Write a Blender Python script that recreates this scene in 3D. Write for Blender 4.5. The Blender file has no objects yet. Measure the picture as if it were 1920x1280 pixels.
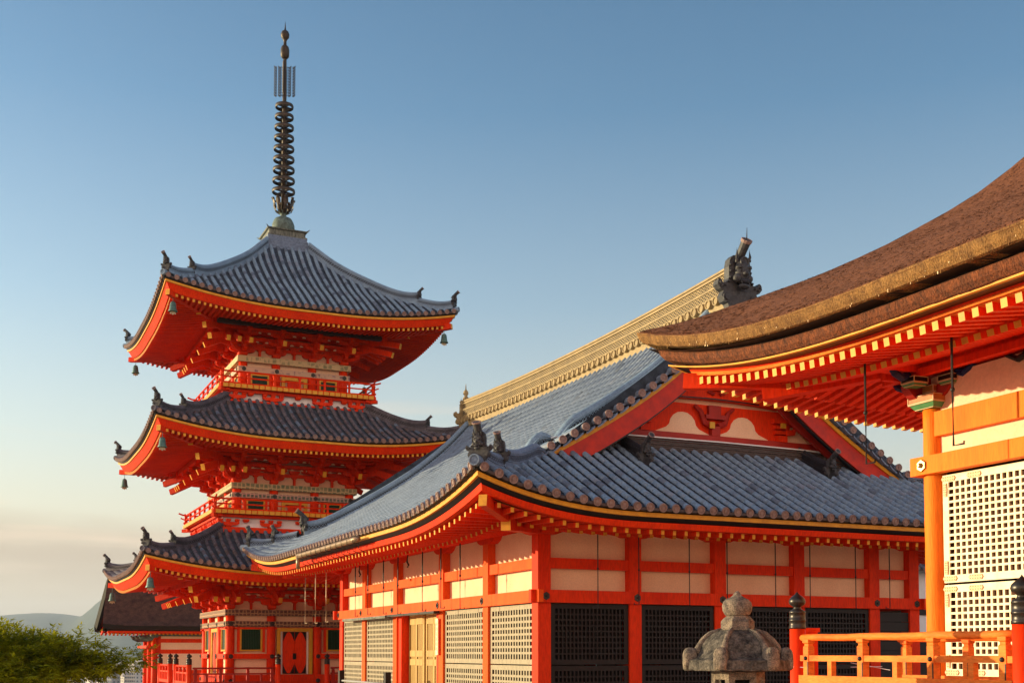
import bpy, math, random
from mathutils import Vector, Matrix
R = math.radians
rnd = random.Random(7)
scene = bpy.context.scene
COL = scene.collection
HAZE = 7e-5
# ------------------------------------------------------------------ camera
EYE = 1.7
cd = bpy.data.cameras.new('camera'); cam = bpy.data.objects.new('camera', cd); COL.objects.link(cam)
cam.location = (0, 0, EYE); cam.rotation_euler = (R(93), 0, 0)
cd.sensor_width = 36; cd.lens = 41.81; cd.shift_y = 0.2423; cd.clip_start = .1; cd.clip_end = 40000
scene.camera = cam
# ------------------------------------------------------------------ sky and sun
SUN_EL, SUN_AZ = 6.5, 11.0          # azimuth: degrees beyond straight left
sd = Vector((-math.cos(R(SUN_AZ)) * math.cos(R(SUN_EL)), math.sin(R(SUN_AZ)) * math.cos(R(SUN_EL)), math.sin(R(SUN_EL))))
w = bpy.data.worlds.new('World'); scene.world = w; w.use_nodes = True
nt = w.node_tree; nt.nodes.clear()
wo = nt.nodes.new('ShaderNodeOutputWorld'); bg = nt.nodes.new('ShaderNodeBackground'); sky = nt.nodes.new('ShaderNodeTexSky')
sky.sky_type = 'NISHITA'; sky.sun_disc = False; sky.sun_elevation = R(SUN_EL)
sky.sun_rotation = math.atan2(sd.x, sd.y); sky.altitude = 100; sky.air_density = 1.0; sky.dust_density = 1.2; sky.ozone_density = 1.5
bg.inputs['Strength'].default_value = 0.15
nt.links.new(bg.outputs[0], wo.inputs[0])
# thin low clouds mixed into the sky
tc = nt.nodes.new('ShaderNodeTexCoord'); mp = nt.nodes.new('ShaderNodeMapping'); mp.inputs['Scale'].default_value = (1.3, 1.3, 11)
nz = nt.nodes.new('ShaderNodeTexNoise'); nz.inputs['Scale'].default_value = 2.6; nz.inputs['Detail'].default_value = 5
cr = nt.nodes.new('ShaderNodeValToRGB'); cr.color_ramp.elements[0].position = .42; cr.color_ramp.elements[1].position = .72
def wn(t, **k):
    n = nt.nodes.new(t)
    for a, v in k.items(): setattr(n, a, v)
    return n
sp = wn('ShaderNodeSeparateXYZ'); nt.links.new(tc.outputs['Generated'], sp.inputs[0])
nt.links.new(tc.outputs['Generated'], mp.inputs[0]); nt.links.new(mp.outputs[0], nz.inputs[0]); nt.links.new(nz.outputs['Fac'], cr.inputs[0])
# warm evening band low over the horizon
rb = wn('ShaderNodeValToRGB'); e = rb.color_ramp.elements; e[0].position = 0; e[0].color = (.92,) * 3 + (1,); e[1].position = .42; e[1].color = (0, 0, 0, 1)
for p_, v_ in ((.05, .9), (.10, .72), (.17, .42), (.28, .14)): k_ = e.new(p_); k_.color = (v_, v_, v_, 1)
mx = wn('ShaderNodeMix', data_type='RGBA'); mx.inputs['B'].default_value = (2.15, 1.72, 1.22, 1)
hs = wn('ShaderNodeHueSaturation'); hs.inputs['Saturation'].default_value = 1.07
nt.links.new(sp.outputs['Z'], rb.inputs[0]); nt.links.new(rb.outputs[0], mx.inputs['Factor'])
rd = wn('ShaderNodeValToRGB'); e = rd.color_ramp.elements; e[0].position = .05; e[0].color = (.84, .89, .90, 1); e[1].position = .5; e[1].color = (.42, .545, .625, 1)
mm = wn('ShaderNodeMix', data_type='RGBA', blend_type='MULTIPLY'); mm.inputs['Factor'].default_value = 1
nt.links.new(sp.outputs['Z'], rd.inputs[0]); nt.links.new(sky.outputs[0], hs.inputs['Color']); nt.links.new(hs.outputs[0], mm.inputs['A']); nt.links.new(rd.outputs[0], mm.inputs['B'])
nt.links.new(mm.outputs['Result'], mx.inputs['A'])
# thin streaks of cloud in the band
mr = wn('ShaderNodeMapRange'); mr.inputs['From Min'].default_value = .01; mr.inputs['From Max'].default_value = .13; mr.inputs['To Min'].default_value = .9; mr.inputs['To Max'].default_value = 0
mu = wn('ShaderNodeMath', operation='MULTIPLY'); mc = wn('ShaderNodeMix', data_type='RGBA'); mc.inputs['B'].default_value = (1.50, 1.13, .80, 1)
ns_ = wn('ShaderNodeMath', operation='MULTIPLY_ADD'); ns_.inputs[1].default_value = .085; nt.links.new(nz.outputs['Fac'], ns_.inputs[0]); nt.links.new(sp.outputs['Z'], ns_.inputs[2])
mr.interpolation_type = 'SMOOTHSTEP'; mr.inputs['From Min'].default_value = .155; mr.inputs['From Max'].default_value = .128; mr.inputs['To Min'].default_value = 0; mr.inputs['To Max'].default_value = .85
mb_ = wn('ShaderNodeMapRange'); mb_.inputs['From Min'].default_value = .3; mb_.inputs['From Max'].default_value = .6; mb_.inputs['To Min'].default_value = .55; mb_.inputs['To Max'].default_value = 1
nt.links.new(ns_.outputs[0], mr.inputs[0]); nt.links.new(nz.outputs['Fac'], mb_.inputs[0]); nt.links.new(mb_.outputs[0], mu.inputs[0]); nt.links.new(mr.outputs[0], mu.inputs[1]); nt.links.new(mu.outputs[0], mc.inputs['Factor'])
wm = wn('ShaderNodeMapping'); wm.inputs['Scale'].default_value = (2.2, 2.2, 26); wm.inputs['Location'].default_value = (3.1, 0, 0); w2 = wn('ShaderNodeTexNoise'); w2.inputs['Scale'].default_value = 2.2; w2.inputs['Detail'].default_value = 6
wr = wn('ShaderNodeMapRange'); wr.inputs['From Min'].default_value = .55; wr.inputs['From Max'].default_value = .75; wr.inputs['To Max'].default_value = .8
wz = wn('ShaderNodeValToRGB'); e = wz.color_ramp.elements; e[0].position = .03; e[0].color = (0, 0, 0, 1); e[1].position = .24; e[1].color = (0, 0, 0, 1); k_ = e.new(.10); k_.color = (1, 1, 1, 1)
wx = wn('ShaderNodeMath', operation='MULTIPLY'); wf = wn('ShaderNodeMix', data_type='RGBA'); wf.inputs['B'].default_value = (2.5, 1.9, 1.35, 1)
nt.links.new(tc.outputs['Generated'], wm.inputs[0]); nt.links.new(wm.outputs[0], w2.inputs[0]); nt.links.new(w2.outputs['Fac'], wr.inputs[0]); nt.links.new(sp.outputs['Z'], wz.inputs[0])
nt.links.new(wr.outputs[0], wx.inputs[0]); nt.links.new(wz.outputs[0], wx.inputs[1]); nt.links.new(wx.outputs[0], wf.inputs['Factor'])
nt.links.new(mx.outputs['Result'], mc.inputs['A']); nt.links.new(mc.outputs['Result'], wf.inputs['A'])
# pinkish glow added to the sky behind the camera to fill the shaded fronts
g1 = wn('ShaderNodeMapRange'); g1.inputs['From Min'].default_value = .05; g1.inputs['From Max'].default_value = -.8; g1.inputs['To Min'].default_value = 0; g1.inputs['To Max'].default_value = 1
g2 = wn('ShaderNodeMapRange'); g2.inputs['From Min'].default_value = .0; g2.inputs['From Max'].default_value = .7; g2.inputs['To Min'].default_value = .9; g2.inputs['To Max'].default_value = 0
gm = wn('ShaderNodeMath', operation='MULTIPLY'); gx = wn('ShaderNodeMix', data_type='RGBA'); gx.inputs['B'].default_value = (7.6, 5.0, 3.5, 1)
nt.links.new(sp.outputs['Y'], g1.inputs[0]); nt.links.new(sp.outputs['Z'], g2.inputs[0]); nt.links.new(g1.outputs[0], gm.inputs[0]); nt.links.new(g2.outputs[0], gm.inputs[1])
nt.links.new(gm.outputs[0], gx.inputs['Factor']); nt.links.new(wf.outputs['Result'], gx.inputs['A']); nt.links.new(gx.outputs['Result'], bg.inputs['Color'])
sl = bpy.data.lights.new('sun', 'SUN'); sun = bpy.data.objects.new('sun', sl); COL.objects.link(sun)
sl.energy = 3.2; sl.angle = R(.5); sl.color = (1, .80, .46); sun.rotation_euler = sd.to_track_quat('Z', 'Y').to_euler()
vs = scene.view_settings; vs.view_transform = 'Standard'; vs.look = 'None'; vs.gamma = 1; vs.exposure = 1.5; vs.use_curve_mapping = False
scene.cycles.max_bounces = 6; scene.cycles.diffuse_bounces = 4

# ------------------------------------------------------------------ materials
def lin(c): return tuple(((v / 12.92) if v <= .04045 else ((v + .055) / 1.055) ** 2.4) for v in c)
MATS = {}
def mat(name, col, rough=.6, var=.25, scale=3.0, col2=None, bump=.15, bscale=30, spec=.3, metal=0, stretch=(1, 1, 1), fine=.0):
    m = bpy.data.materials.new(name); m.use_nodes = True; n = m.node_tree; L = n.links
    b = n.nodes['Principled BSDF']; b.inputs['Roughness'].default_value = rough; b.inputs['Metallic'].default_value = metal
    b.inputs['Specular IOR Level'].default_value = spec
    t = n.nodes.new('ShaderNodeTexCoord'); mpp = n.nodes.new('ShaderNodeMapping'); mpp.inputs['Scale'].default_value = stretch
    L.new(t.outputs['Object'], mpp.inputs[0])
    a = n.nodes.new('ShaderNodeTexNoise'); a.inputs['Scale'].default_value = scale; a.inputs['Detail'].default_value = 6; a.inputs['Roughness'].default_value = .65
    L.new(mpp.outputs[0], a.inputs[0])
    r = n.nodes.new('ShaderNodeValToRGB')
    c2 = col2 or tuple(v * (1 - var) for v in col)
    r.color_ramp.elements[0].color = (*c2, 1); r.color_ramp.elements[0].position = .32
    r.color_ramp.elements[1].color = (*col, 1); r.color_ramp.elements[1].position = .62
    L.new(a.outputs['Fac'], r.inputs[0]); L.new(r.outputs[0], b.inputs['Base Color'])
    f = n.nodes.new('ShaderNodeTexNoise'); f.inputs['Scale'].default_value = bscale; f.inputs['Detail'].default_value = 4
    L.new(mpp.outputs[0], f.inputs[0])
    if fine:
        mxx = n.nodes.new('ShaderNodeMix'); mxx.data_type = 'RGBA'; mxx.blend_type = 'MULTIPLY'; mxx.inputs['Factor'].default_value = fine
        r2 = n.nodes.new('ShaderNodeValToRGB'); r2.color_ramp.elements[0].position = .35; r2.color_ramp.elements[1].position = .6
        r2.color_ramp.elements[0].color = (.25, .25, .25, 1)
        L.new(f.outputs['Fac'], r2.inputs[0]); L.new(r.outputs[0], mxx.inputs['A']); L.new(r2.outputs[0], mxx.inputs['B']); L.new(mxx.outputs['Result'], b.inputs['Base Color'])
    if bump:
        bp = n.nodes.new('ShaderNodeBump'); bp.inputs['Strength'].default_value = bump; bp.inputs['Distance'].default_value = .02
        L.new(f.outputs['Fac'], bp.inputs['Height']); L.new(bp.outputs[0], b.inputs['Normal'])
    MATS[name] = m; return m
VERM = (.87, .046, .003)
mat('vermilion', VERM, .55, .0, 1.6, (.72, .030, .004), .25, 22, spec=.12, stretch=(1, 1, .22), fine=.26)
mat('vermilion_sunlit', (.90, .115, .010), .6, .3, 3, (.82, .085, .008), .3, 40, spec=.12, stretch=(1, 1, .3), fine=.18)  # more orange vermilion copy; warm sunlight on the long side put into colour
mat('vermilion_weathered', (.90, .235, .018), .6, .3, 4, (.86, .17, .013), .4, 60, spec=.12, stretch=(1, 1, .12), fine=.15)
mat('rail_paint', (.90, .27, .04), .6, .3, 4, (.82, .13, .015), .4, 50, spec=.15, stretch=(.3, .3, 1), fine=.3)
mat('hollow_brown', (.09, .032, .010), .8, .3, 5)
mat('dark_red', (.42, .022, .012), .55, .3, 3, None, .1)
mat('gold_paint', (.80, .37, .025), .5, .2, 6, (.62, .25, .02), .1)
mat('gold_frame', (.70, .36, .03), .5, .2, 5)
mat('plaster', (.96, .64, .43), .8, .08, 1.2, (.90, .56, .36), .2, 24, spec=.1, fine=.12)
mat('white_paint', (.82, .80, .80), .7, .1, 3)
mat('black_lacquer', (.012, .01, .011), .4, .3, 5)
mat('dark_wood', (.015, .007, .006), .5, .4, 6)
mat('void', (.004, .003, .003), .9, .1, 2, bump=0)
mat('lattice_wood', (.40, .34, .23), .5, .3, 9, (.29, .245, .165), .2, 60, stretch=(1, 1, .4), fine=.2)
mat('pale_lattice', (.90, .80, .56), .5, .15, 6, (.80, .66, .40), .12, 70)
mat('panel_gold', (.52, .34, .10), .55, .4, 4, (.38, .22, .06), .3, 50, stretch=(1, 1, .2))
mat('bronze', (.05, .042, .038), .35, .3, 8, None, .1, spec=.5, metal=.6)
mat('brass', (.50, .36, .17), .35, .3, 12, None, .1, metal=.7)
mat('iron', (.022, .018, .018), .5, .3, 10, None, .1)
mat('verdigris', (.16, .22, .19), .6, .5, 8, (.06, .075, .06), .2, 40)
mat('finial_bronze', (.085, .06, .042), .5, .5, 6, (.03, .03, .028), .2, 30, metal=.3)
mat('copper_box', (.20, .21, .17), .6, .5, 5, (.03, .035, .035), .2, 20, stretch=(3, 3, .4))
mat('green_slats', (.006, .05, .022), .5, .3, 8)
mat('tile', (.215, .28, .39), .6, .3, 1.1, (.15, .205, .30), .15, 14, spec=.25, fine=.35)
mat('tile_light', (.25, .315, .42), .6, .3, 4, (.20, .24, .31), .2, 30, spec=.25, fine=.4)
mat('tile_dim', (.165, .215, .30), .6, .3, 4, (.11, .145, .205), .2, 30, spec=.25, fine=.4)
mat('tile_brown', (.16, .12, .12), .6, .3, 4, (.08, .06, .06), .3, 30, spec=.25, fine=.4)
mat('tile_old', (.17, .155, .185), .55, .3, 2.2, (.065, .055, .075), .3, 12, spec=.4, fine=.5)
mat('tile_blue', (.27, .38, .50), .5, .3, 1.4, (.19, .27, .37), .2, 16, spec=.3, fine=.35)
mat('tile_front', (.23, .335, .46), .5, .3, 1.6, (.16, .225, .32), .25, 16, spec=.4, fine=.4)
mat('pan', (.065, .09, .13), .6, .4, 3, (.02, .03, .045), .2, 20, spec=.3)  # darker than the ribs: shade of the gaps between them is in the colour
mat('pan_end', (.10, .075, .075), .7, .4, 8)
mat('ornament', (.075, .075, .08), .55, .4, 9, (.03, .03, .035), .3, 40)
mat('tile_end', (.34, .225, .195), .65, .3, 8, (.20, .125, .11), .3, 60)
mat('ridge_tile', (.40, .29, .14), .6, .3, 3, (.26, .19, .10), .3, 40)
mat('dark_tile', (.035, .035, .045), .7, .4, 5)
mat('noshi', (.12, .085, .075), .6, .6, 6, (.025, .022, .022), .3, 30, stretch=(1, 1, 6))
mat('bark', (.25, .088, .036), .9, .5, 30, (.14, .048, .022), .5, 90, stretch=(1, .35, 1), fine=.6)
mat('bark_edge', (.34, .175, .055), .9, .5, 9, (.16, .075, .028), .9, 60, stretch=(1, 1, .5), fine=.6)
mat('bark_dark', (.10, .034, .018), .9, .3, 20)
mat('bark_edge_low', (.25, .075, .028), .9, .5, 14, (.08, .03, .018), .9, 60, stretch=(1, 1, .4), fine=.6)
mat('barge_red', (.60, .026, .008), .5, .3, 3, (.38, .018, .012), .1, 20, spec=.3)
mat('bark_old', (.17, .08, .05), .9, .5, 3, (.075, .036, .027), 1.0, 30, fine=.6)
mat('stone', (.40, .31, .23), .9, .5, 13, (.085, .075, .07), 1.0, 80, fine=.7)
mat('stone_dark', (.17, .145, .12), .85, .5, 11, (.009, .009, .011), .7, 50, fine=.7)
mat('ground', (.60, .46, .30), .9, .2, 2, None, .3, 60)
mat('hill', (.035, .055, .03), .9, .4, .01, None, 0)
mat('plain', (.16, .16, .15), .9, .5, .02, (.06, .08, .05), 0)
mat('leaf', (.46, .47, .012), .55, .5, 3.4, (.008, .030, .004), 0, spec=.1)
_r = [x for x in MATS['leaf'].node_tree.nodes if x.type == 'VALTORGB'][0].color_ramp.elements; _r[0].position = .40; _r[1].position = .62
_m = MATS['leaf']; _n = _m.node_tree; _b = _n.nodes['Principled BSDF']; _t = _n.nodes.new('ShaderNodeBsdfTranslucent'); _x = _n.nodes.new('ShaderNodeMixShader'); _x.inputs[0].default_value = .26
_t.inputs['Color'].default_value = (.50, .50, .02, 1); _n.links.new(_b.outputs[0], _x.inputs[1]); _n.links.new(_t.outputs[0], _x.inputs[2]); _n.links.new(_x.outputs[0], _n.nodes['Material Output'].inputs['Surface'])
mat('twig', (.05, .035, .02), .8, .3, 5)
mat('bell', (.13, .23, .20), .5, .4, 12, (.05, .11, .10), .1, metal=.3)
mat('bell_plate', (.62, .52, .36), .5, .3, 12, (.4, .32, .2), .1)
mat('copper_gutter', (.36, .25, .16), .4, .3, 6, None, .1, metal=.4)
mat('city_white', (.62, .58, .52), .8, .1, .1, None, 0)
mat('city_grey', (.36, .37, .38), .8, .2, .1, None, 0)
mat('city_window', (.10, .12, .15), .3, .2, .1, None, 0)
mat('bracket_green', (.10, .30, .12), .5, .3, 8)
mat('bracket_blue', (.012, .02, .11), .5, .3, 8)
mat('bracket_orange', (.55, .17, .03), .5, .3, 8)
mat('line_cream', (.75, .52, .28), .5, .2, 8)
def patt(name, c1, c2, c3, scale):
    m = mat(name, c1, .6, .2, 3, None, .1); n = m.node_tree; b = n.nodes['Principled BSDF']
    t = [x for x in n.nodes if x.type == 'TEX_COORD'][0]
    v = n.nodes.new('ShaderNodeTexVoronoi'); v.feature = 'DISTANCE_TO_EDGE'; v.inputs['Scale'].default_value = scale; v.inputs['Randomness'].default_value = .25
    r = n.nodes.new('ShaderNodeValToRGB'); e = r.color_ramp.elements
    e[0].color = (*c2, 1); e[0].position = .06; e[1].color = (*c1, 1); e[1].position = .13; k = e.new(.34); k.color = (*c3, 1)
    n.links.new(t.outputs['Object'], v.inputs['Vector']); n.links.new(v.outputs['Distance'], r.inputs[0]); n.links.new(r.outputs[0], b.inputs['Base Color'])
_m = mat('city_facade', (.60, .56, .50), .8, .1, .05, None, 0); _n = _m.node_tree; _b = _n.nodes['Principled BSDF']
_t = [x for x in _n.nodes if x.type == 'TEX_COORD'][0]; _s = _n.nodes.new('ShaderNodeSeparateXYZ'); _a = _n.nodes.new('ShaderNodeMath'); _a.operation = 'ADD'; _c = _n.nodes.new('ShaderNodeCombineXYZ')
_k = _n.nodes.new('ShaderNodeTexBrick'); _k.offset = 0; _k.inputs['Scale'].default_value = 1; _k.inputs['Brick Width'].default_value = 3.4; _k.inputs['Row Height'].default_value = 3.1; _k.inputs['Mortar Size'].default_value = .95
_k.inputs['Color1'].default_value = (.10, .11, .13, 1); _k.inputs['Color2'].default_value = (.16, .16, .17, 1); _k.inputs['Mortar'].default_value = (.62, .57, .50, 1)
_n.links.new(_t.outputs['Object'], _s.inputs[0]); _n.links.new(_s.outputs[0], _a.inputs[0]); _n.links.new(_s.outputs[1], _a.inputs[1]); _n.links.new(_a.outputs[0], _c.inputs[0]); _n.links.new(_s.outputs[2], _c.inputs[1]); _n.links.new(_c.outputs[0], _k.inputs[0]); _n.links.new(_k.outputs['Color'], _b.inputs['Base Color'])
patt('painted_green', (.30, .27, .15), (.62, .48, .26), (.10, .17, .10), 5)
patt('painted_mauve', (.27, .15, .18), (.60, .42, .30), (.07, .13, .07), 5.5)
patt('painted_dark', (.20, .09, .06), (.44, .28, .15), (.10, .05, .045), 6)

# ------------------------------------------------------------------ mesh builder
class MB:
    def __init__(s): s.v = []; s.f = []; s.mi = []; s.m = 0; s.M = None; s.smooth = []; s.sm = False
    def V(s, p):
        if s.M is not None: p = s.M @ Vector(p)
        s.v.append((p[0], p[1], p[2])); return len(s.v) - 1
    def F(s, ids): s.f.append(ids); s.mi.append(s.m); s.smooth.append(s.sm)
    def face(s, pts): s.F([s.V(p) for p in pts])
    def box(s, x0, x1, y0, y1, z0, z1):
        i = [s.V(p) for p in ((x0, y0, z0), (x1, y0, z0), (x1, y1, z0), (x0, y1, z0), (x0, y0, z1), (x1, y0, z1), (x1, y1, z1), (x0, y1, z1))]
        for q in ((0, 3, 2, 1), (4, 5, 6, 7), (0, 1, 5, 4), (1, 2, 6, 5), (2, 3, 7, 6), (3, 0, 4, 7)): s.F([i[k] for k in q])
    def beam(s, p, q, w, h, up=(0, 0, 1), endm=None):
        p = Vector(p); q = Vector(q); d = (q - p).normalized(); r = d.cross(Vector(up)).normalized(); u = r.cross(d)
        a = [p + r * (w / 2 * sx) + u * (h / 2 * sy) for sx, sy in ((-1, -1), (1, -1), (1, 1), (-1, 1))]
        b = [x + (q - p) for x in a]; i = [s.V(x) for x in a + b]
        for k in range(4): s.F([i[k], i[(k + 1) % 4], i[4 + (k + 1) % 4], i[4 + k]])
        s.F([i[4], i[5], i[6], i[7]])
        m0 = s.m
        if endm is not None: s.m = endm
        s.F([i[3], i[2], i[1], i[0]]); s.m = m0
    def loft(s, rings, closed=True, caps=False):
        ids = [[s.V(p) for p in r] for r in rings]; n = len(ids[0]); k2 = n if closed else n - 1
        for a, b in zip(ids, ids[1:]):
            for k in range(k2): s.F([a[k], a[(k + 1) % n], b[(k + 1) % n], b[k]])
        if caps: s.F(ids[0][::-1]); s.F(ids[-1])
    def tube(s, pts, r, n=8, caps=True):
        rings = []; N = len(pts); pts = [Vector(p) for p in pts]
        for k, p in enumerate(pts):
            d = (pts[min(k + 1, N - 1)] - pts[max(k - 1, 0)]).normalized()
            a = d.cross(Vector((0, 0, 1)))
            a = a.normalized() if a.length > .01 else Vector((1, 0, 0))
            b = a.cross(d); rr = r[k] if isinstance(r, (list, tuple)) else r
            rings.append([p + a * (rr * math.cos(t)) + b * (rr * math.sin(t)) for t in (2 * math.pi * j / n for j in range(n))])
        s.loft(rings, True, caps)
    def lathe(s, c, prof, n=16, ax='z', caps=True, ph=0):
        c = Vector(c); rings = []
        for r, h in prof:
            rr = []
            for j in range(n):
                t = 2 * math.pi * (j + ph) / n; x, y = r * math.cos(t), r * math.sin(t)
                rr.append(c + (Vector((x, y, h)) if ax == 'z' else Vector((x, h, y)) if ax == 'y' else Vector((h, x, y))))
            rings.append(rr)
        s.loft(rings, True, caps)
    def prism(s, poly, o, ux, uy, depth):
        o = Vector(o); ux = Vector(ux); uy = Vector(uy); n = ux.cross(uy).normalized() * depth
        a = [o + ux * x + uy * y for x, y in poly]; i = [s.V(p) for p in a]; j = [s.V(p + n) for p in a]; N = len(poly)
        s.F(i[::-1]); s.F(j)
        for k in range(N): s.F([i[k], i[(k + 1) % N], j[(k + 1) % N], j[k]])
    def ball(s, c, rx, ry=None, rz=None, n=8, m=5):
        ry = ry or rx; rz = rz or rx; rings = []
        for k in range(m + 1):
            t = math.pi * k / m; rr = max(math.sin(t), .01)
            rings.append([(c[0] + rx * rr * math.cos(2 * math.pi * j / n), c[1] + ry * rr * math.sin(2 * math.pi * j / n), c[2] - rz * math.cos(t)) for j in range(n)])
        o = s.sm; s.sm = True; s.loft(rings, True, True); s.sm = o
    def build(s, name, mats, parent=None, smooth=None):
        me = bpy.data.meshes.new(name); me.from_pydata(s.v, [], s.f)
        for m in (mats if isinstance(mats, (list, tuple)) else [mats]): me.materials.append(MATS[m])
        me.polygons.foreach_set('material_index', s.mi)
        me.polygons.foreach_set('use_smooth', [bool(x) if smooth is None else smooth for x in s.smooth])
        me.update(); o = bpy.data.objects.new(name, me); COL.objects.link(o)
        if parent: o.parent = parent
        return o
def tag(o, label, cat, group=None, kind=None):
    if label: o['label'] = label
    if cat: o['category'] = cat
    if group: o['group'] = group
    if kind: o['kind'] = kind
    return o
def thing(name, label, cat, loc=(0, 0, 0), rz=0, group=None):
    o = bpy.data.objects.new(name, None); COL.objects.link(o); o.location = loc; o.rotation_euler = (0, 0, rz)
    return tag(o, label, cat, group)
def copy_tree(o, parent=None):
    c = o.copy(); COL.objects.link(c)
    if parent: c.parent = parent
    for ch in list(o.children): copy_tree(ch, c)
    return c
def interp(tab, x):
    if x <= tab[0][0]: return tab[0][1]
    n = len(tab)
    for i in range(n - 1):
        x0, y0 = tab[i]; x1, y1 = tab[i + 1]
        if x <= x1 or i == n - 2:
            m = [0, 0]
            for q, j in enumerate((i, i + 1)):
                lo = max(j - 1, 0); hi = min(j + 1, n - 1); m[q] = (tab[hi][1] - tab[lo][1]) / (tab[hi][0] - tab[lo][0])
            h = x1 - x0; t = (x - x0) / h
            if t > 1: return y1 + m[1] * (x - x1)
            return (2*t**3-3*t*t+1)*y0 + (t**3-2*t*t+t)*h*m[0] + (-2*t**3+3*t*t)*y1 + (t**3-t*t)*h*m[1]
ANG = math.atan(1020 / 2230.)       # every building is turned by this much

# ------------------------------------------------------------------ roof kit
class Face:     # one slope of a roof: c = middle of the eave line, u along it, n inward
    def __init__(s, c, u, n, hl, ze, prof, lift, Lq, p, Lh=4.0, ph=3.0):
        s.c = Vector((c[0], c[1], 0)); s.u = Vector((u[0], u[1], 0)); s.n = Vector((n[0], n[1], 0)); s.hl = hl
        s.ze = ze; s.prof = prof; s.lift = lift; s.Lq = Lq; s.p = p; s.Lh = Lh; s.ph = ph
    def L(s, sx, t):
        q = s.hl - abs(sx); t = max(t, 0)
        if t >= min(s.Lh, s.Lq) or q >= s.Lq: return 0
        H = s.lift * (1 - t / s.Lh) ** s.ph
        return H * max(0, min(1, (1 - q / s.Lq) / (1 - t / s.Lq))) ** s.p if q > t else H
    def P(s, sx, t, dz=0):
        q = s.c + s.u * sx + s.n * t; q.z = s.ze + interp(s.prof, t) + s.L(sx, t) + dz; return q
    def E(s, sx, r, dz, k=0.0, tw=3.0, sh=1.0):       # point hung off the eave line at recess r
        q = s.c + s.u * sx + s.n * r; q.z = s.ze + s.L(sx, 0) * sh * max(0, 1 - max(0, r - .4) / tw) + dz + k * r; return q
def rect_faces(A, B, ze, prof, lift, Lq, p, cx=0, cy=0, **kw):
    return [Face((cx, cy - B), (1, 0), (0, 1), A, ze, prof, lift, Lq, p, **kw), Face((cx - A, cy), (0, -1), (1, 0), B, ze, prof, lift, Lq, p, **kw),
            Face((cx, cy + B), (-1, 0), (0, -1), A, ze, prof, lift, Lq, p, **kw), Face((cx + A, cy), (0, 1), (-1, 0), B, ze, prof, lift, Lq, p, **kw)]
def tiles(mb, F, tmax, sp=.345, r=.075, pan=.12, disc=True, tmin=lambda s: 0, detail=True, jit=0, bump_r=1.0, tl=.3, tone=1.0):
    # materials: 0 tile, 1 tile end, 2 dark
    n = max(2, int(round(2 * F.hl / sp))); sp = 2 * F.hl / n; ss = [-F.hl + sp * (i + .5) for i in range(n)]
    U = F.u
    def nrm(s_, t):
        a = F.P(s_, t - .05); b = F.P(s_, t + .05); d = (b - a).normalized(); N = U.cross(d).normalized()
        return N if N.z > 0 else -N
    for s_ in ss:
        t0, t1 = tmin(s_), tmax(s_)
        if t1 - t0 < .12: continue
        mb.m = 0; k = 0; t = t0; js = rnd.uniform(-jit, jit); jz = rnd.uniform(-jit, jit) * .5
        while t < t1 - .02:
            te = min(t + tl, t1); rings = []
            for tt, rr in ((t + .001, r * .6), (t, r * 1.07), (te, r * .92)):
                N = nrm(s_, tt); c = F.P(s_ + js, tt) + N * (.028 + jz)
                rings.append([c + U * (rr * math.cos(a)) + N * (rr * math.sin(a)) for a in (math.pi * j / 6 for j in range(7))])
            v_ = rnd.random(); mb.m = 7 if v_ < .10 * tone else 8 if v_ < .26 * tone else 0; mb.sm = True; mb.loft(rings, False); mb.sm = False
            if jit: js += rnd.uniform(-jit, jit) * .4; jz = rnd.uniform(-jit, jit) * .5
            t = te
        if disc and t0 <= .01:
            N = nrm(s_, 0); D = -(F.P(s_, .1) - F.P(s_, 0)).normalized(); c0 = F.P(s_, 0) + N * .02 + D * .06
            rr = r * 1.22; up = N; segs = 12 if detail else 8
            ring = lambda q, off: [c0 + D * off + U * (q * math.cos(2 * math.pi * j / segs)) + up * (q * math.sin(2 * math.pi * j / segs)) for j in range(segs)]
            mb.m = 0; mb.loft([ring(rr * .93, -.14), ring(rr, -.02)]); mb.m = 1
            mb.loft([ring(rr, -.02), ring(rr, .03), ring(rr * .8, .03), ring(rr * .78, .012)])
            if detail:
                mb.loft([ring(rr * .78, .012), ring(rr * .5, .012), ring(rr * .46, .026), ring(rr * .2, .03)], True); mb.F([mb.V(p) for p in ring(rr * .2, .03)])
            else: mb.F([mb.V(p) for p in ring(rr * .78, .012)])
    # pans between the ribs
    allp = [-F.hl] + ss + [F.hl]
    for a, b in zip(allp, allp[1:]):
        mid = (a + b) / 2; cols = [a, mid, b]; ts = [(tmin(c), tmax(c)) for c in cols]
        lo, hi = min(x[0] for x in ts), max(x[1] for x in ts)
        if hi - lo < .05: continue
        mb.m = 5; rows = []; t = lo; k = 0
        while t < hi + pan:
            for tt, dz in ((t, .014), (t + pan, -.012)):
                rows.append([F.P(c, min(max(tt, x[0]), x[1]), dz + (-.022 if j == 1 else 0)) for j, (c, x) in enumerate(zip(cols, ts))])
            t += pan
        mb.loft(rows, False)
        if disc and lo <= .01 and b - a > sp * .6:      # crescent tile end
            mb.m = 6; g = []
            for j in range(7):
                f = j / 6; s_ = a + (b - a) * f; sag = -.04 * math.sin(math.pi * f)
                P0 = F.P(s_, 0); P1 = P0 - F.n * .05
                g.append([P1 + Vector((0, 0, sag + .012)), P1 + Vector((0, 0, sag - .05)), P0 + Vector((0, 0, sag - .06)), P0 + F.n * .1 + Vector((0, 0, sag - .02))])
            mb.loft([[x[k] for x in g] for k in range(4)], False)
def svals(n=40): # denser toward the corners
    return [math.copysign(abs(x) ** .8, x) for x in (-1 + 2 * i / n for i in range(n + 1))]
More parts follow.
